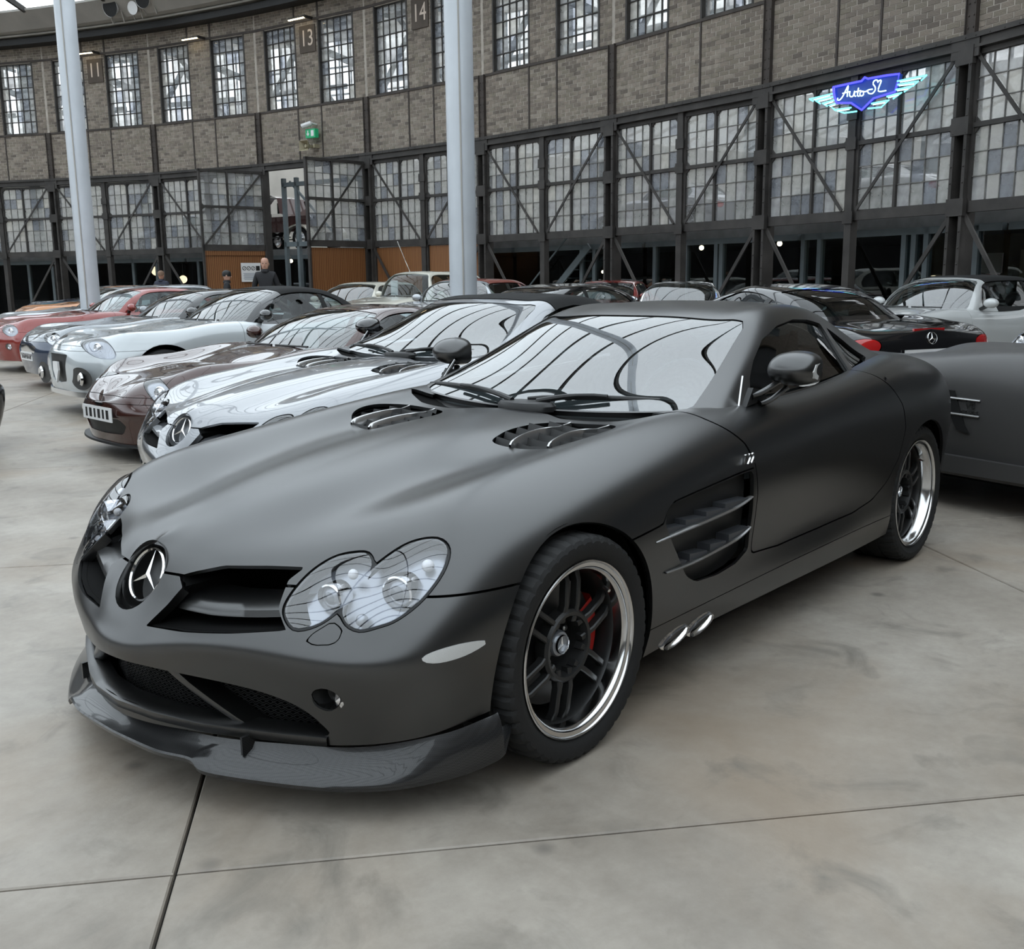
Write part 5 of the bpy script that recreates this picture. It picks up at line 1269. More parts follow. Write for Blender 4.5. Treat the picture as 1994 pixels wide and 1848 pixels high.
# ---- silver roadster of the same make beside the coupe
rdst = empty('roadster', (1.64, 2.445, 0)); tag(rdst, 'silver sports roadster with black soft top parked beside the black coupe, same star nose', 'car')
a_, b_ = hero_body(rdst, P_['silver'], (150, 90), True); hero_details(rdst, a_, b_, P_['silver'], P_['blackp'])

# ---- the left row
def brown_extra(car, c, SB, SG):
    for s in (-1, 1): MB().ball((-c['fo']+.30, .63*s, .50), (.03, .03, .03)).obj('indicator', M['amber'], car)
    MB().box((c['ws0']+.30, -.12, c['zc']+.06), (.01, .24, .16)).obj('price_sheet', M['white'], car, 0)
    MB().grid(np.array([[(-c['fo']+.06+.30*abs(y)**2.4-d, y, z) for y in np.linspace(-.8, .8, 21)] for d, z in ((-.05, .16), (.03, .14), (.035, .125), (-.05, .115))])).obj('front_lip', M['black'], car, 40)
make_car('coupe', 'low dark brown sports coupe with price sheet behind its windscreen and number plate', (2.60, 4.97), rad(-5), P_['brown'], lamp=((.62, .55, .25, .07, .75),), grille=[(0, .34), (.30, .34), (.36, .29), (.30, .22), (0, .21)], plate=(.37, 'K RS 11', .0), fo=.86, wb=2.5, ro=.85, W=1.80, zn=.54, zh=.70, zc=.80, belt=.80, zd=.84, zt=.78, cs=.42, ws0=.74, ws1=1.42, roof=1.14, rx1=2.2, rx2=3.0, bulge=.05, res=(130, 80), extra=brown_extra, noseh=.38, zb=.13, R=.31)
def white_extra(car, c, SB, SG):
    for s in (-1, 1):
        f = empty('fog_lamp', (-c['fo']+.055, .56*s, .41), parent=car)
        b = MB(); q = [(.26*math.cos(a)*(1. if math.cos(a) > 0 else 1.), .115*math.sin(a)) for a in np.linspace(0, 2*math.pi, 25)]
        b.add([(-.035+.12*max(0, y), y*s, z) for y, z in q[:-1]], [tuple(range(24))]); b.obj('surround', M['black'], f, 0)
        MB().lathe([(.06, 0), (.068, -.012), (.05, -.03), (0, -.022)], 24, (-.03, .05*s, 0), 'x').obj('lens', M['chrome'], f, 40)
    MB().prism([(-.07, .09), (.07, .09), (.075, 0), (0, -.13), (-.075, 0)], (-c['fo']-.01, 0, .47), (0, 1, 0), (0, 0, 1), -.02).obj('shield_badge', M['white'], car, 0)
    MB().grid(np.array([[(-c['fo']+.05+.28*abs(y)**2.6-d, y, z) for y in np.linspace(-.78, .78, 17)] for d, z in ((-.05, .27), (.03, .26), (.035, .21), (-.05, .20))])).obj('front_lip', M['chrome'], car, 40)
    MB().tube([(c['ws0']-.05, -.55, c['zc']-.01), (c['ws0']-.02, -.55, c['zc']+.09)], .008, 6).obj('washer_jet', M['white'], car)
make_car('convertible', 'tall white convertible with black soft top, brown bonnet top and black oval fog lamp recess', (3.72, 7.98), rad(-8), P_['pearl'], lamp=((.66, .73, .29, .10, .42),), grille=[(0, .64), (.26, .64), (.22, .52), (.2, .36), (0, .34)], fo=.80, wb=2.5, ro=.8, W=1.80, zn=.76, zh=.85, zc=.93, belt=.91, zd=.92, zt=.86, zb=.20, cs=.30, ws0=.78, ws1=1.40, roof=1.30, rx1=2.15, rx2=2.85, bulge=.02, R=.34, top='soft', res=(130, 80), extra=white_extra, noseh=.55, mirror_m=P_['blackp'])
make_car('coupe', 'grey hatchback coupe with chrome nose, between the white convertible and the red car', (4.9, 11.1), rad(-10), P_['greys'], lamp=((.64, .66, .18, .08, .4),), grille=[(0, .58), (.38, .56), (.34, .46), (0, .44)], gm=M['chrome'], plate=(.42, 'D 7 E', .02), zn=.70, zh=.80, zc=.88, belt=.87, zd=.88, zt=.8, roof=1.26, bumper=P_['darkblue'], topm=P_['blackp'], lampm='silver')
make_car('hatchback', 'bright red hatchback at the left edge with large headlights', (5.74, 14.2), rad(-10), P_['redp'], lamp=((.64, .66, .20, .09, .35), (.72, .40, .07, .05, 0)), grille=[(0, .60), (.40, .58), (.34, .42), (0, .40)], zn=.71, zh=.82, zc=.9, belt=.88, zd=.88, zt=.8, roof=1.28, plate=(.45, 'NE 12', .02))
for (x, y, pt, lab, kw) in ((6.9, 16.9, 'lightgrey', 'silver car behind the red hatchback with a bright windscreen', {}), (9.9, 22.6, 'orange', 'car with an orange tan roof near the far gates', {}), (11.6, 25.2, 'teal', 'dark teal car far left in front of the gates', {}), (12.6, 27.9, 'darkblue', 'dark blue car at the far end of the left row', {})):
    make_car('saloon', lab, (x, y), rad(-12), P_[pt], plate=None, res=(60, 40), zn=.71, zh=.82, zc=.9, belt=.88, zd=.88, zt=.8, roof=1.29, **kw)
make_car('coupe', 'black car cut off by the left picture edge, only its nose showing', (.75, 6.8), rad(200), P_['blackp'], W=1.75, fo=.75, res=(60, 40))

# ---- the row in front of the gates
make_car('saloon', 'silver grey long saloon in front of the doorway, facing right', (13.7, 19.65), rad(170), P_['lightgrey'], zn=.71, zh=.84, zc=.92, belt=.90, roof=1.30, rx1=2.9, rx2=3.6, wb=2.9, ro=1.1, ws0=.8, ws1=1.35, res=(70, 44))
make_car('saloon', 'cream saloon roof seen behind the black soft top', (11.6, 14.6), rad(10), P_['cream'], roof=1.32, zc=.9, belt=.88, zh=.8, rx1=2.8, rx2=3.3, wb=2.8, res=(60, 40))
def rr_extra(car, c, SB, SG):
    MB().box((c['ws0']+.26, .34, c['zc']+.17), (.01, .22, .30)).obj('price_sheet', M['white'], car, 0)
    MB().tube([(c['ws1']+.05, .0, c['roof']), (c['ws1']-.35, -.1, c['roof']+.6)], .008, 6).obj('aerial', M['chrome'], car)
    g = empty('radiator', (-c['fo']-.02, 0, .4), parent=car)
    MB().prism([(-.3, 0), (.3, 0), (.3, .5), (.24, .56), (-.24, .56), (-.3, .5)], (0, 0, 0), (0, 1, 0), (0, 0, 1), -.08).obj('shell', M['chrome'], g, 0)
    for k in range(9): MB().box((-.085, -.24+.06*k, .27), (.012, .02, .46)).obj('slat', M['chrome'], g, 0)
make_car('saloon', 'tall cream white classic saloon with price sheet in its windscreen, left of the thick pillar', (10.66, 12.1), rad(-2), P_['cream'], scale=.93, lamp=((.70, .78, .11, .11, 0.),), wheel='classic', rim=M['chrome'], fo=.75, wb=3.0, ro=1.2, W=1.85, zn=.95, zh=1.05, zc=1.12, belt=1.08, zd=1.06, zt=.9, zb=.25, cs=.18, ws0=.95, ws1=1.30, roof=1.62, rx1=2.75, rx2=3.5, rw=.58, bulge=-.02, R=.36, wind=M['glass'], extra=rr_extra, res=(80, 50))
make_car('convertible', 'light grey classic convertible half hidden by the thick pillar', (9.1, 9.2), rad(4), P_['lightgrey'], lamp=((.72, .72, .10, .10, 0.),), wheel='classic', rim=M['chrome'], top='soft', topm=P_['rustred'], zn=.80, zh=.92, zc=1.0, belt=.97, roof=1.36, rx1=2.3, rx2=3.0, ws0=.9, ws1=1.2, bulge=0, res=(70, 44))
make_car('coupe', 'silver classic coupe with chrome window frames, front turned to the right', (10.6, 5.74), rad(175), P_['silver'], lamp=((.70, .70, .10, .09, 0.),), top='hard', zn=.76, zh=.86, zc=.93, belt=.90, roof=1.29, rx1=2.3, rx2=3.1, bulge=0, wb=2.5, ro=.8, fo=.8, W=1.62, wheel='classic', rim=M['chrome'], mirror_m=M['chrome'], topm=P_['blackp'], res=(70, 44), glass=M['screen2'])
make_car('coupe', 'red coupe whose roof shows in front of the glazed gates', (13.6, 9.05), rad(20), P_['redp'], W=1.6, roof=1.30, zn=.72, zh=.84, zc=.93, belt=.91, rx1=2.4, rx2=3.1, res=(60, 40))
make_car('convertible', 'dark open convertible with bright windscreen frame, left of the black rear-facing car', (12.7, 6.75), rad(20), P_['maroon'], W=1.65, top='open', mirror_m=M['chrome'], roof=1.29, zn=.72, zh=.82, zc=.9, belt=.88, ws0=.75, ws1=1.2, zd=.9, res=(60, 40))
# black roadster seen from behind
M['plateblue'] = mat('plate_print_blue', (.02, .07, .25), .4); M['plategrey'] = mat('plate_print_grey', (.12, .16, .22), .4)
def sl_extra(car, c, SB, SG):
    x = c['wb']+c['ro']+.03; p_ = empty('trade_plate', (x+.02, .0, .655), parent=car)
    MB().box((0, 0, 0), (.012, .62, .155)).obj('backing', M['white'], p_, 0)
    MB().prism([(-.105, .045), (.105, .045), (.095, -.005), (.05, -.02), (0, -.06), (-.05, -.02), (-.095, -.005)], (.0065, 0, .01), (0, 1, 0), (0, 0, 1), .002).obj('shield', M['plateblue'], p_, 0)
    for s in (-1, 1):
        for k in range(4): MB().prism([(.10*s-.01*k*s, .028-.018*k), (.205*s-.035*k*s, .028-.018*k), (.19*s-.035*k*s, .018-.018*k), (.10*s-.01*k*s, .018-.018*k)][::s], (.0065, 0, .01), (0, 1, 0), (0, 0, 1), .0015).obj('wing_feather', M['plategrey'], p_, 0)
    text('lettering', 'Auto SL', .042, M['white'], p_, frame((.0095, 0, .025), (0, 1, 0), (0, 0, 1)), .0006, .25)
    star_emblem(.052, M['chrome'], car, frame((x+.0, 0, .825), (0, 1, 0), (-.25, 0, 1)))
    MB().box((x-.045, 0, .895), (.02, .34, .022)).obj('brake_light', M['redlamp'], car, 0)
make_car('roadster', 'glossy black roadster seen from behind with winged trade plate and star on its boot lid', (8.36, 3.64), rad(244), P_['blackp'], glass=M['glassdark'], tail=((.80, .735, .20, .085, .25),), wb=2.56, ro=1.0, fo=.9, W=1.83, zn=.68, zh=.82, zc=.90, belt=.89, zd=.95, zt=.90, ws0=.75, ws1=1.4, roof=1.28, rx1=2.05, rx2=2.75, tw=.80, bulge=.03, res=(120, 70), extra=sl_extra, cst=.3)
make_car('convertible', 'white convertible with black soft top standing behind the black roadster', (10.6, 2.6), rad(-25), P_['whitep'], top='soft', zn=.74, zh=.84, zc=.93, belt=.91, roof=1.33, ws0=.85, ws1=1.35, rx1=2.35, rx2=2.75, lamp=((.68, .68, .11, .09, 0.),), res=(80, 50), wind=M['screen2'])
def n11_extra(car, c, SB, SG):
    MB().box((c['ws0']-.02, 0, c['zc']-.005), (.05, .9, .02)).obj('air_inlet', M['black'], car, 0)
make_car('sports_car', 'white rear-engined sports car with round headlight at the right edge', (9.6, -.4), rad(-12), P_['whitep'], lamp=((.76, .70, .12, .115, .3),), fo=.85, wb=2.27, ro=.95, W=1.72, zn=.62, zh=.70, zc=.86, belt=.86, zd=.86, zt=.74, cs=.30, ws0=.62, ws1=1.2, roof=1.29, rx1=1.75, rx2=2.9, bulge=.10, res=(100, 60), extra=n11_extra)
# matt graphite roadster, flank with gill to the camera
def sl2_extra(car, c, SB, SG):
    hw = c['W']/2
    for s in (-1, 1):
        g = empty('wing_gill', (0, 0, 0), parent=car)
        q = [(.44, .70), (.62, .695), (.60, .56), (.54, .50), (.50, .52), (.47, .62)]
        MB().prism([(.47, .70), (.55, .695), (.63, .50), (.66, .455), (.58, .47), (.53, .56)], (0, (hw-.012)*s, 0), (1, 0, 0), (0, 0, 1), .016 if s < 0 else -.016).obj('slot', M['black'], g, 0)
        for z0, x0, x1 in ((.655, .42, .72), (.565, .46, .72)): MB().tube([(x0, (hw+.006)*s, z0), (x1, (hw+.004)*s, z0-.006)], .007, 8).obj('bar', M['bright'], g)
        text('lettering', 'V8', .055, M['bright'], car, frame((.655, (hw+.004)*s, .615), (-s if s > 0 else 1, 0, 0), (0, 0, 1)), .002, .2)
        text('lettering', 'BITURBO', .028, M['bright'], car, frame((.655, (hw+.004)*s, .578), (-s if s > 0 else 1, 0, 0), (0, 0, 1)), .002, .2)
        MB().prism([(.36, .22), (2.2, .22), (2.2, .30), (.40, .32)], (0, (hw-.05)*s, 0), (1, 0, 0), (0, 0, 1), .07 if s < 0 else -.07).obj('skirt', P_['greymat'], car, 0)
make_car('roadster', 'matt graphite roadster with chrome barred wing gill behind the black coupe, right edge', (5.02, -.42), rad(253), P_['greymat'], fo=.95, wb=2.58, ro=1.0, W=1.87, zn=.66, zh=.86, zc=.93, belt=.91, zd=.95, zt=.9, ws0=.9, ws1=1.5, roof=1.29, rx1=2.1, rx2=2.8, bulge=.01, R=.34, tyre=.26, wheel='ten', res=(110, 64), extra=sl2_extra, top='hard')
# ------------------------------------------------------------------ fittings, signs, people
def emit(name, col, st):
    m = D.materials.new(name); m.use_nodes = True; n, l = nt(m); n.remove(n['Principled BSDF']); e = n.new('ShaderNodeEmission')
    e.inputs[0].default_value = (*col, 1); e.inputs[1].default_value = st; l.new(e.outputs[0], n['Material Output'].inputs[0]); return m
M['neon_cyan'] = emit('neon_cyan', (.16, .75, .85), 2.2); M['neon_white'] = emit('neon_white', (.6, .95, 1.), 2.2); M['neon_blue'] = emit('neon_blue', (.05, .05, .9), 3.)
M['tube'] = emit('lamp_tube', (1., .80, .45), 6.); M['bulb'] = emit('warm_bulb', (1., .82, .55), 9.); M['globe'] = emit('globe_lamp', (1., .72, .45), 2.2)
M['exitgreen'] = mat('exit_green', (.02, .32, .14), .5, emit=(.02, .5, .2), es=.12)
B7 = BAYS[7]
sgn = empty('neon_sign', B7.p(2.65, .35, 4.2)); tag(sgn, 'winged blue neon sign reading Auto SL on the glazed gate', 'neon sign')
inv = Matrix.Translation(-Vector(sgn.location))
def S3(p_, n=.35): return B7.p(p_[0], n, p_[1])
def schild(b, name, m, smooth=40): o = b.obj(name, m, sgn, smooth); o.matrix_parent_inverse = inv; return o
SHIELD = [(1.974,4.436),(2.428,4.435),(2.591,4.434),(2.652,4.480),(2.721,4.447),(3.064,4.437),(3.35,4.417),(3.325,4.27),(3.284,4.162),(3.086,4.144),(2.86,4.127),(2.622,3.982),(2.389,4.124),(2.204,4.151),(2.063,4.171),(2.01,4.28)]
schild(MB().prism([(p_[0]-2.65, p_[1]-4.2) for p_ in SHIELD], S3((2.65, 4.2), .27), B7.es, (0, 0, 1), -.05 if B7.es.cross(Vector((0, 0, 1))).dot(B7.en) < 0 else .05), 'shield', mat('sign_blue', (.01, .035, .16), .4, emit=(.01, .06, .5), es=.25), 0)
schild(MB().tube([S3(p_) for p_ in SHIELD+SHIELD[:1]], .017, 8), 'outline_tube', M['neon_blue'])
WL = [[(1.959,4.332),(1.434,4.325),(1.529,4.279)],[(1.978,4.28),(1.578,4.281),(1.696,4.213)],[(2.007,4.224),(1.744,4.211),(1.86,4.149)],[(2.048,4.167),(1.891,4.158),(2.023,4.077)],[(2.393,4.051),(2.023,4.066),(2.252,3.987),(2.519,3.975)],
      [(3.322,4.312),(3.878,4.308),(3.78,4.248)],[(3.321,4.26),(3.728,4.246),(3.627,4.191)],[(3.304,4.19),(3.601,4.189),(3.471,4.133)],[(3.13,4.112),(3.418,4.127),(3.259,4.061)],[(2.822,4.051),(3.176,4.052),(3.028,3.968),(2.754,3.985)]]
for q in WL: schild(MB().tube([S3(p_) for p_ in q], .013, 8), 'feather_tube', M['neon_cyan'])
for q in WL: schild(MB().tube([S3((q[0][0]*.9+q[1][0]*.1, q[0][1]-.022)), S3((q[1][0]*.8+q[0][0]*.2, q[1][1]-.026))], .009, 6), 'feather_tube', M['neon_white'])
GL = [[(2.13,4.239),(2.126,4.211),(2.17,4.2),(2.235,4.246),(2.299,4.335),(2.346,4.395),(2.339,4.318),(2.336,4.226)],[(2.231,4.295),(2.392,4.299)],[(2.391,4.305),(2.386,4.245),(2.419,4.214),(2.466,4.224),(2.491,4.29),(2.49,4.225),(2.521,4.207)],[(2.572,4.33),(2.555,4.22),(2.593,4.197)],[(2.513,4.276),(2.622,4.279)],[(2.641,4.267),(2.604,4.238),(2.628,4.196),(2.674,4.202),(2.683,4.243),(2.647,4.266),(2.721,4.248),(2.792,4.265),(2.864,4.262)],[(2.972,4.347),(2.949,4.387),(2.893,4.385),(2.873,4.342),(2.917,4.288),(2.92,4.239),(2.869,4.198),(2.796,4.209),(2.764,4.248)],[(2.971,4.364),(3.036,4.364),(2.984,4.218),(3.143,4.198)]]
for q in GL: schild(MB().tube([S3(p_, .39) for p_ in crv(q, 4)], .010, 6), 'letter_tube', M['neon_white'])
for q in ((1.7, 4.3), (3.6, 4.3), (2.3, 4.42), (3., 4.42)): schild(MB().bar(S3(q, .12), S3(q, .30), .03, .03), 'bracket', M['steel'], 0)

# bay numbers, lamps, exit sign, camera, horn
M['plateb'] = mat('number_plate_board', (.085, .068, .055), .8, var=.2); M['numeral'] = mat('cream_paint', (.62, .52, .44), .7)
def wall_text(B, par, s, z, n, txt, size, m, sx=1.):
    o = text('numeral', txt, size, m, par, None, .006); o.matrix_local = Matrix.Translation(-Vector(par.location)) @ frame(B.p(s, n, z), B.es, (0, 0, 1)) @ Matrix.Diagonal((sx, 1, 1, 1)); return o
for k, txt in ((1, '11'), (3, '13'), (4, '14')):
    B = BAYS[k]; P0 = B.p(2.22, .02, 8.1); e = empty('bay_number', P0); tag(e, {'11': 'leftmost painted number plate on the brick pier, beside the thin left pillar, reading 11', '13': 'painted number plate reading 13 lit from above, over the open doorway', '14': 'painted number plate reading 14 next to the thick pillar'}[txt], 'number plate', 'bay number plates')
    b = MB(); B.box(b, 1.90, 2.52, .0, .035, 7.72, 8.44); o = b.obj('board', M['plateb'], e, 0); o.matrix_parent_inverse = Matrix.Translation(-P0)
    wall_text(B, e, 2.21, 8.08, .036, txt, .62, M['numeral'], .85)
for k, nm in ((1, 'leftmost, beside the thin pillar'), (2, 'without a number plate below it'), (3, 'lighting the plate over the doorway')):
    B = BAYS[k]; P0 = B.p(2.1, .3, 8.6); e = empty('wall_lamp', P0); tag(e, 'narrow warm tube lamp on the brick wall, ' + nm, 'lamp', 'tube lamps on the wall'); iv = Matrix.Translation(-P0)
    b = MB(); B.box(b, 1.78, 2.42, .28, .34, 8.58, 8.62); o = b.obj('housing', M['steel'], e, 0); o.matrix_parent_inverse = iv
    b = MB(); B.box(b, 1.79, 2.41, .285, .335, 8.555, 8.58); o = b.obj('tube', M['tube'], e, 0); o.matrix_parent_inverse = iv
    b = MB().bar(B.p(2.42, .0, 8.6), B.p(2.42, .32, 8.6), .05, .07); o = b.obj('bracket', M['steel'], e, 0); o.matrix_parent_inverse = iv
B = BAYS[3]
def wall_thing(name, label, cat, P0): e = empty(name, P0); tag(e, label, cat); return e, Matrix.Translation(-Vector(P0))
def at(b, nm, m, e, iv, smooth=30): o = b.obj(nm, m, e, smooth); o.matrix_parent_inverse = iv; return o
e, iv = wall_thing('exit_sign', 'lit green exit sign box on the brick wall above the doorway', 'exit sign', B.p(2.39, .2, 5.48))
b = MB(); B.box(b, 2.20, 2.58, .12, .26, 5.36, 5.60); at(b, 'box', M['exitgreen'], e, iv, 0)
b = MB(); b.prism([(-.02, .08), (.02, .08), (.02, 0), (.06, 0), (0, -.08), (-.06, 0), (-.02, 0)], B.p(2.30, .262, 5.48), B.es, (0, 0, 1), .004 if B.es.cross(Vector((0, 0, 1))).dot(B.en) > 0 else -.004); at(b, 'arrow', M['white'], e, iv, 0)
b = MB(); B.box(b, 2.42, 2.53, .26, .265, 5.40, 5.56); at(b, 'pictogram', M['white'], e, iv, 0)
b = MB(); B.box(b, 2.37, 2.41, .0, .14, 5.5, 5.54); at(b, 'bracket', M['white'], e, iv, 0)
e, iv = wall_thing('security_camera', 'white security camera on a bracket above the green exit sign', 'camera', B.p(2.3, .2, 5.72))
at(MB().tube([B.p(2.15, .34, 5.68), B.p(2.42, .22, 5.76)], .07, 12), 'body', M['white'], e, iv); at(MB().tube([B.p(2.42, .02, 5.74), B.p(2.42, .24, 5.76)], .03, 8), 'bracket', M['white'], e, iv); at(MB().tube([B.p(2.13, .35, 5.674), B.p(2.155, .338, 5.681)], .045, 12), 'lens', M['black'], e, iv)
e, iv = wall_thing('horn_speaker', 'beige horn loudspeaker on the wall below the exit sign', 'loudspeaker', B.p(2.3, .2, 5.14))
M['beige'] = mat('beige_enamel', (.36, .32, .22), .5)
G = [[B.p(2.26+w_*math.cos(a)*1.25, n, 5.14+w_*math.sin(a)) for a in np.linspace(math.pi/4, math.pi/4+2*math.pi, 5)] for w_, n in ((.20, .42), (.19, .42), (.06, .22), (.05, .08))]
at(MB().grid(np.array([[tuple(v) for v in r] for r in G])), 'horn', M['beige'], e, iv, 20); at(MB().tube([B.p(2.26, .05, 5.14), B.p(2.26, .34, 5.14)], .045, 12), 'driver', M['beige'], e, iv); at(MB().bar(B.p(2.45, .0, 5.14), B.p(2.45, .2, 5.14), .06, .1), 'bracket', M['beige'], e, iv, 0)
# floodlights on the eaves
for px, (th, z, sc, lab) in enumerate(((13.95, 9.62, 1., 'black and white floodlight on the eaves, left of three'), (12.6, 9.5, .7, 'small white floodlight on the eaves between the two large ones'), (11.9, 9.72, 1., 'black and white floodlight on the eaves, right of three'))):
    a = rad(th+2.); r = BR-1.0; P0 = Vector((BC.x+r*math.cos(a), BC.y+r*math.sin(a), z)); e = empty('floodlight', P0, a); tag(e, lab, 'floodlight', 'floodlights on the eaves'); e.scale = (sc,)*3
    d = MB().lathe([(.09, .30), (.20, .05), (.28, -.12), (.285, -.14)], 24, axis='x'); d.obj('reflector', M['white'] if sc == 1 else M['zinc'], e, 40)
    MB().lathe([(.275, -.13), (0, -.125)], 24, axis='x').obj('glass', M['black'] if sc == 1 else M['white'], e, 0)
    for q in (-1, 1): MB().bar((.05, .24*q, 0), (.12, .22*q, -.45), .03, .05).obj('bracket', M['zinc'], e, 0)
    e.rotation_euler = (0, rad(-12), a)
# notice on the open left gate leaf
L = [o for o in scene.objects if o.get('label', '').startswith('open gate leaf with wooden lower half and notice')][0]
h_ = B3.p(.12, .1, 0); dd = Vector((15.95-h_.x, 24.27-h_.y, 0)).normalized(); ee = Vector((dd.y, -dd.x, 0)); ee = ee if ee.dot(camp-h_) > 0 else -ee
mm = frame(h_+dd*.55+ee*.05+Vector((0, 0, 1.62)), -dd if (-dd).cross(Vector((0, 0, 1))).dot(ee) > 0 else dd, (0, 0, 1))
nb = empty('notice', mm.translation); tag(nb, 'white notice with prohibition symbols on the wooden gate leaf', 'notice'); mloc = Matrix.Translation(-mm.translation) @ mm
o = MB().box((0, 0, 0), (.62, .56, .012)).obj('board', M['white'], nb, 0); o.matrix_local = mloc
for k in range(3):
    o = MB().lathe([(.062, .007), (.062, .010), (.046, .010), (.046, .007)], 20, (-.21+.14*k, .12, 0)).bar((-.25+.14*k, .08, .009), (-.17+.14*k, .16, .009), .012, .003).obj('symbol', M['black'], nb, 0); o.matrix_local = mloc
o = MB().box((.22, .12, .008), (.12, .14, .004)).obj('symbol', M['black'], nb, 0); o.matrix_local = mloc
for r in range(6):
    o = MB().box((0, -.03-.036*r, .008), (.5-.04*(r % 2), .012, .002)).obj('text_line', M['plategrey'], nb, 0); o.matrix_local = mloc

# ---- cars and lamps inside the shed
def in_car(k, s, n, z, rz, label, paint, **kw):
    P0 = BAYS[k].p(s, n, z); return make_car(kw.pop('name', 'saloon'), label, (P0.x, P0.y, z), BAYS[k].rz+rz, paint, res=(50, 34), detail=False, **kw)
in_car(6, 2.3, -4.0, 2.35, 0, 'white coupe on the upper floor behind the gate panes', P_['whitep'], name='coupe', roof=1.26)
in_car(5, 1.2, -4.2, 2.35, 0, 'silver coupe on the upper floor behind the gate left of the white coupe', P_['silver'], name='coupe')
in_car(1, 1.0, -4.0, 2.35, 0, 'dark grey car on the upper floor behind the leftmost gates', P_['greys'], name='coupe')
in_car(8, .6, -4.2, 2.35, 0, 'red car on the upper floor at the right edge', P_['redp'], name='coupe')
in_car(6, .9, -4.0, 0, rad(90), 'teal saloon inside the lower hall', P_['teal'])
in_car(5, .6, -3.6, 0, rad(8), 'pale silver saloon inside the lower hall', P_['silver'])
in_car(7, .2, -3.0, 0, rad(0), 'black saloon inside the lower hall, behind the silver posts', P_['blackp'])
in_car(8, .6, -2.6, 0, rad(4), 'large black saloon inside the lower hall at the right', P_['blackp'])
in_car(0, 3.2, -3.4, 0, rad(80), 'dark car inside the lower hall at the far left', P_['greys'])
# vintage tourer on the upper floor behind the open doorway
vt = empty('vintage_car', B3.p(-1.75, -3.0, 2.35), B3.rz+math.pi); tag(vt, 'maroon vintage car with cream wings on the upper floor behind the open doorway', 'car')
MB().grid(np.array([[(x, y, z) for x, z in ((-1.2, .65), (-1.2, 1.0), (-.1, 1.12), (.1, 1.2), (1.9, 1.2), (2.1, .65))] for y in np.linspace(-.62, .62, 4)])).box((.4, 0, .85), (3.1, 1.2, .5)).obj('body', P_['maroon'], vt, 30)
MB().grid(np.array([[(x, y, z) for x, z in ((.15, 1.2), (.25, 1.72), (.6, 1.82), (1.7, 1.80), (1.95, 1.6), (2.05, 1.2))] for y in (-.62, -.5, .5, .62)])).obj('roof', P_['maroon'], vt, 40)
MB().box((.45, -.63, 1.48), (.5, .01, .38)).box((1.25, -.63, 1.48), (.7, .01, .38)).obj('side_window', M['glassdark'], vt, 0)
for s in (-1, 1):
    for x0 in (-.95, 1.75):
        G = [[(x0+.52*math.cos(a)*(1.35 if math.cos(a) > 0 else 1), (.62+dw)*s, .36+.46*math.sin(a)) for a in np.linspace(math.pi*.97, -.05, 17)] for dw in (0, .06, .2, .28)]
        G.append([(v[0], v[1], v[2]-.05) for v in G[-1]]); MB().grid(np.array(G)).obj('wing', P_['cream'], vt, 60)
        put_wheel('wheel', vt, (x0, .74*s, .36), 0 if s < 0 else math.pi, .36, .14, M['chrome'], 'classic')
    MB().ball((-1.15, .5*s, 1.0), (.10, .12, .12)).obj('headlamp', M['chrome'], vt)
    MB().box((.4, .78*s, .42), (1.6, .22, .03)).obj('running_board', M['black'], vt, 0)
MB().box((-1.25, 0, .88), (.08, .62, .62)).obj('radiator', M['chrome'], vt, 0)
# hanging lamps
for q, (k, s, n, z, r, mk, lab) in enumerate(((6, .6, -2.2, 2.0, .055, 'bulb', 'bright round bulb inside the lower hall above the teal car'), (6, 2.9, -2.2, 2.02, .055, 'bulb', 'bright round bulb in the lower hall, middle of three'), (7, 1.3, -2.4, 1.96, .06, 'bulb', 'bright round bulb behind the gate under the neon sign'), (1, 1.9, -2.5, 1.75, .16, 'globe', 'pale orange globe lamp inside the lower hall beside the left pillar'), (1, 2.5, -3.2, 1.45, .14, 'globe', 'second warm globe lamp right of the left pillar'), (5, .8, -3.5, 1.5, .04, 'bulb', 'small warm bulb behind the stairs of the lower hall'), (2, 3.3, -2.4, 2.0, .06, 'bulb', 'bright bulb in the lower hall left of the wooden gate leaf'))):
    P0 = BAYS[k].p(s, n, z); e = empty('pendant_lamp', P0); tag(e, lab, 'lamp', 'lamps inside the shed')
    MB().ball((0, 0, 0), r, 14, 10).obj('bulb', M[mk], e); MB().tube([(0, 0, r), (0, 0, 2.14-z)], .008, 6).obj('cord', M['black'], e)
P0 = BAYS[0].p(4.25, -1.6, 0); e = empty('fuel_pump', P0); tag(e, 'orange vintage fuel pump inside the lower hall at the left', 'fuel pump')
M['pump'] = mat('glowing_orange_enamel', (.75, .22, .03), .35, emit=(.8, .22, .03), es=.25)  # weak glow put into the enamel to brighten it; the pump is no lamp
MB().lathe([(.2, 0), (.2, .5), (.14, .55), (.14, .95), (.2, 1.0), (.21, 1.5), (.15, 1.75), (0, 1.8)], 20).obj('body', M['pump'], e, 40); MB().tube([(.2, 0, 1.2), (.34, 0, .9), (.26, 0, .5)], .02, 8).obj('hose', M['black'], e)
# iron stair seen behind the gate right of the pillar
P0 = BAYS[5].p(1.2, -1.8, 0); e = empty('stair', P0, BAYS[5].rz); tag(e, 'dark iron stair rising inside the lower hall behind the pillar', 'stair')
for y in (0, -.9): MB().bar((-.6, y, .2), (1.6, y, 2.1), .04, .16).obj('stringer', M['grey_steel'], e, 0); MB().bar((-.6, y, 1.1), (1.5, y, 2.9), .03, .04).obj('handrail', M['grey_steel'], e, 0)
for k in range(9): MB().box((-.5+.24*k, -.45, .32+.205*k), (.26, .88, .03)).obj('tread', M['grey_steel'], e, 0)
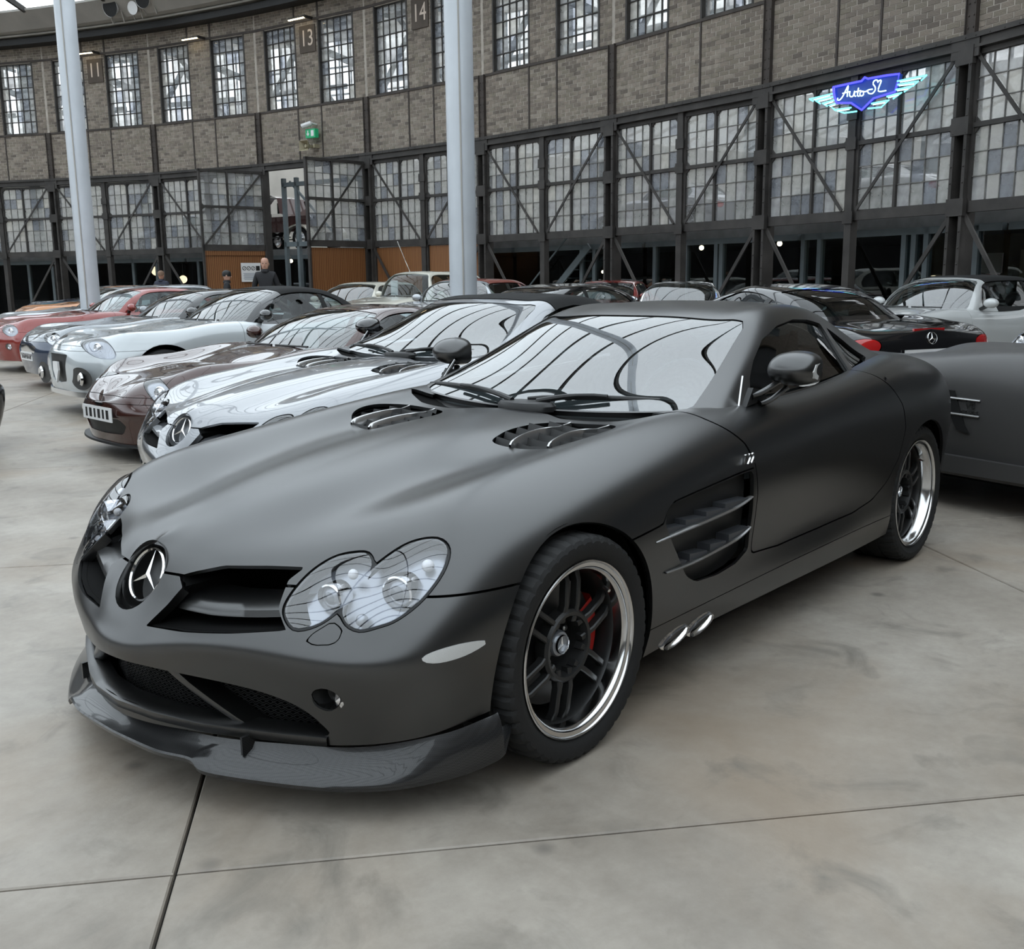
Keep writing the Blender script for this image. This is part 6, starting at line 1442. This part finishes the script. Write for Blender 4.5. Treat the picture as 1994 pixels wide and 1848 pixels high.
# framed pictures on the lower back wall
for k, (s, z, w_, h, m_) in enumerate(((1.2, 1.55, .55, .40, 'white'), (2.1, 1.35, .45, .9, 'beige'), (2.9, 1.55, .6, .6, 'white'), (2.9, .85, .7, .5, 'pump2'))):
    if k == 3: M['pump2'] = mat('ochre_panel', (.42, .20, .05), .6)
    P0 = BAYS[7].p(s, -5.0, z); e = empty('picture', P0, BAYS[7].rz); tag(e, ('white framed car picture', 'tall beige poster', 'white framed drawing', 'ochre board')[k]+' hanging in the lower hall behind the neon bay', 'picture', 'pictures inside the lower hall')
    MB().box((0, 0, 0), (w_, .03, h)).obj('frame', M[m_], e, 0); MB().box((0, .02, 0), (w_*.75, .012, h*.7)).obj('print', M['plategrey'] if m_ == 'white' else M[m_], e, 0)
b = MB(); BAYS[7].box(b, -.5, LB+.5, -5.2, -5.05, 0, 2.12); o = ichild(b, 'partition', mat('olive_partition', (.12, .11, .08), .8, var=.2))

# ---- people
SK = mat('skin', (.52, .30, .22), .5)
def person(label, loc, rz, H, coat, legs, hair, kind, hands='down'):
    """one skinned body; clothes by zones of the same surface, head turned as in the photo"""
    p_ = empty('person', loc, rz); tag(p_, label, 'person'); k = H/1.78
    J = []; E = []; Rr = []
    def v(x, y, z, r, par=None):
        J.append((x*k, y*k, z*k)); Rr.append(r*k); i = len(J)-1
        if par is not None: E.append((par, i))
        return i
    pel = v(0, 0, .98, .155); sp1 = v(0, .0, 1.15, .15, pel); ch = v(0, 0, 1.36, .165, sp1); nk = v(0, 0, 1.50, .065, ch); n2 = v(0, -.01, 1.56, .058, nk)
    for s in (-1, 1):
        sh = v(.17*s, 0, 1.43, .075, ch); el = v(.25*s, .03, 1.16, .058, sh); wr = v(.23*s, -.08, .93, .038, el); pm = v(.225*s, -.10, .86, .036, wr)
        for f, (dx, ln) in enumerate(((-.03, .07), (-.01, .085), (.01, .09), (.03, .08))):
            a = v(.225*s+dx*.8, -.105, .825, .011, pm); v(.225*s+dx, -.10, .825-ln, .009, a)
        th = v(.225*s-.03*s, -.13, .85, .012, pm); v(.225*s-.035*s, -.15, .80, .010, th)
        hp = v(.095*s, 0, .90, .10, pel); kn = v(.10*s, -.01, .50, .068, hp); an = v(.10*s, .02, .09, .045, kn); v(.105*s, -.14, .04, .04, an)
    me = D.meshes.new('body'); me.from_pydata(J, E, []); o = D.objects.new('body', me); COL.objects.link(o)
    sm = o.modifiers.new('skin', 'SKIN'); sk = me.skin_vertices[0].data
    for i, r in enumerate(Rr): sk[i].radius = (r, r*.82 if i < 4 else r)
    sk[0].use_root = True; o.modifiers.new('sub', 'SUBSURF').levels = 2
    bpy.context.view_layer.update(); m2 = D.meshes.new_from_object(o.evaluated_get(bpy.context.evaluated_depsgraph_get())); D.objects.remove(o)
    for mm_ in (coat, legs, SK, M['black']): m2.materials.append(mm_)
    for f in m2.polygons:
        c = f.center/k; f.use_smooth = True
        f.material_index = 2 if (c.z > 1.505 and abs(c.x) < .12) or (abs(c.x) > .15 and c.z < .915) else (0 if c.z > .86 else (3 if c.z < .10 else 1))
    link('body', m2, p_)
    hd = MB(); G = []
    prof = [(0, .0, -.115), (.045, .052, -.108), (.062, .075, -.075), (.072, .088, -.03), (.077, .097, .02), (.078, .10, .06), (.07, .09, .10), (.048, .062, .128), (.0, .0, .138)]
    for a in np.linspace(0, 2*math.pi, 17):
        G.append([(rx*math.sin(a)*k, (-ry*math.cos(a)*(1. if math.cos(a) > 0 or z > .02 else .95)-.01)*k, (1.64+z)*k) for rx, ry, z in prof])
    hd.grid(np.array(G)); h = hd.obj('head', SK, p_, 60)
    nose = MB().add([tuple(np.array(q)*k) for q in ((0, -.105, 1.665), (-.016, -.10, 1.615), (.016, -.10, 1.615), (0, -.135, 1.622))], [(0, 1, 3), (0, 3, 2), (1, 2, 3)]); nose.obj('nose', SK, h, 0)
    for s in (-1, 1):
        MB().ball((.032*s*k, -.098*k, 1.662*k), .011*k, 8, 6).obj('eye', M['black'], h); MB().ball((.080*s*k, .0, 1.645*k), (.012*k, .022*k, .032*k), 8, 6).obj('ear', SK, h)
    MB().ball((0, -.092*k, 1.588*k), (.026*k, .010*k, .006*k), 8, 4).obj('mouth', mat('lips', (.3, .12, .1), .5), h)
    hr = MB(); t0 = {'bald': None, 'short': .02, 'cap': .035}[kind]
    if kind != 'bald' or True:
        rows = [(1.06, .00), (1.09, .05), (1.05, .10), (.8, .13), (.45, .148), (0, .155)] if kind != 'bald' else [(1.05, -.06), (1.055, -.02), (1.05, .02), (1.0, .05)]
        G = []
        for zf, zz in rows:
            rr = []
            for a in np.linspace(0, 2*math.pi, 21) if kind != 'bald' else np.linspace(math.pi*.45, math.pi*1.55, 15):
                fr = max(0, math.cos(a)); z2 = zz+(.05*fr if kind == 'short' and zz < .06 else 0); rr.append((.080*zf*math.sin(a)*k, (-.103*zf*math.cos(a)-.006)*k, (1.64+z2)*k))
            G.append(rr)
        hr.grid(np.array(G)).obj('hat' if kind == 'cap' else 'hair', hair, h, 60)
    MB().lathe([(.085*k, 1.47*k), (.095*k, 1.50*k), (.078*k, 1.545*k), (.07*k, 1.54*k)], 16).obj('collar', coat, p_)
    return p_
JK = mat('black_jacket', (.012, .012, .014), .7, bump=.3, bscale=60); JB = mat('dark_blue_jacket', (.025, .03, .05), .7, bump=.3, bscale=60); TR = mat('dark_trousers', (.02, .02, .025), .8)
HG1 = mat('grey_hair', (.22, .19, .16), .7); HG2 = mat('brown_grey_hair', (.20, .13, .09), .7)
person('bald person in a black jacket standing beside the notice, facing the camera', (11.7, 16.35, 0), rad(-42), 1.86, JK, TR, HG1, 'bald')
person('person in a dark blue hooded jacket seen from behind at the left', (13.3, 23.2, 0), rad(120), 1.66, JB, TR, HG2, 'short')
person('person in a black cap and scarf in front of the wooden gate leaf', (11.66, 17.75, 0), rad(55), 1.60, JK, TR, M['black'], 'cap')
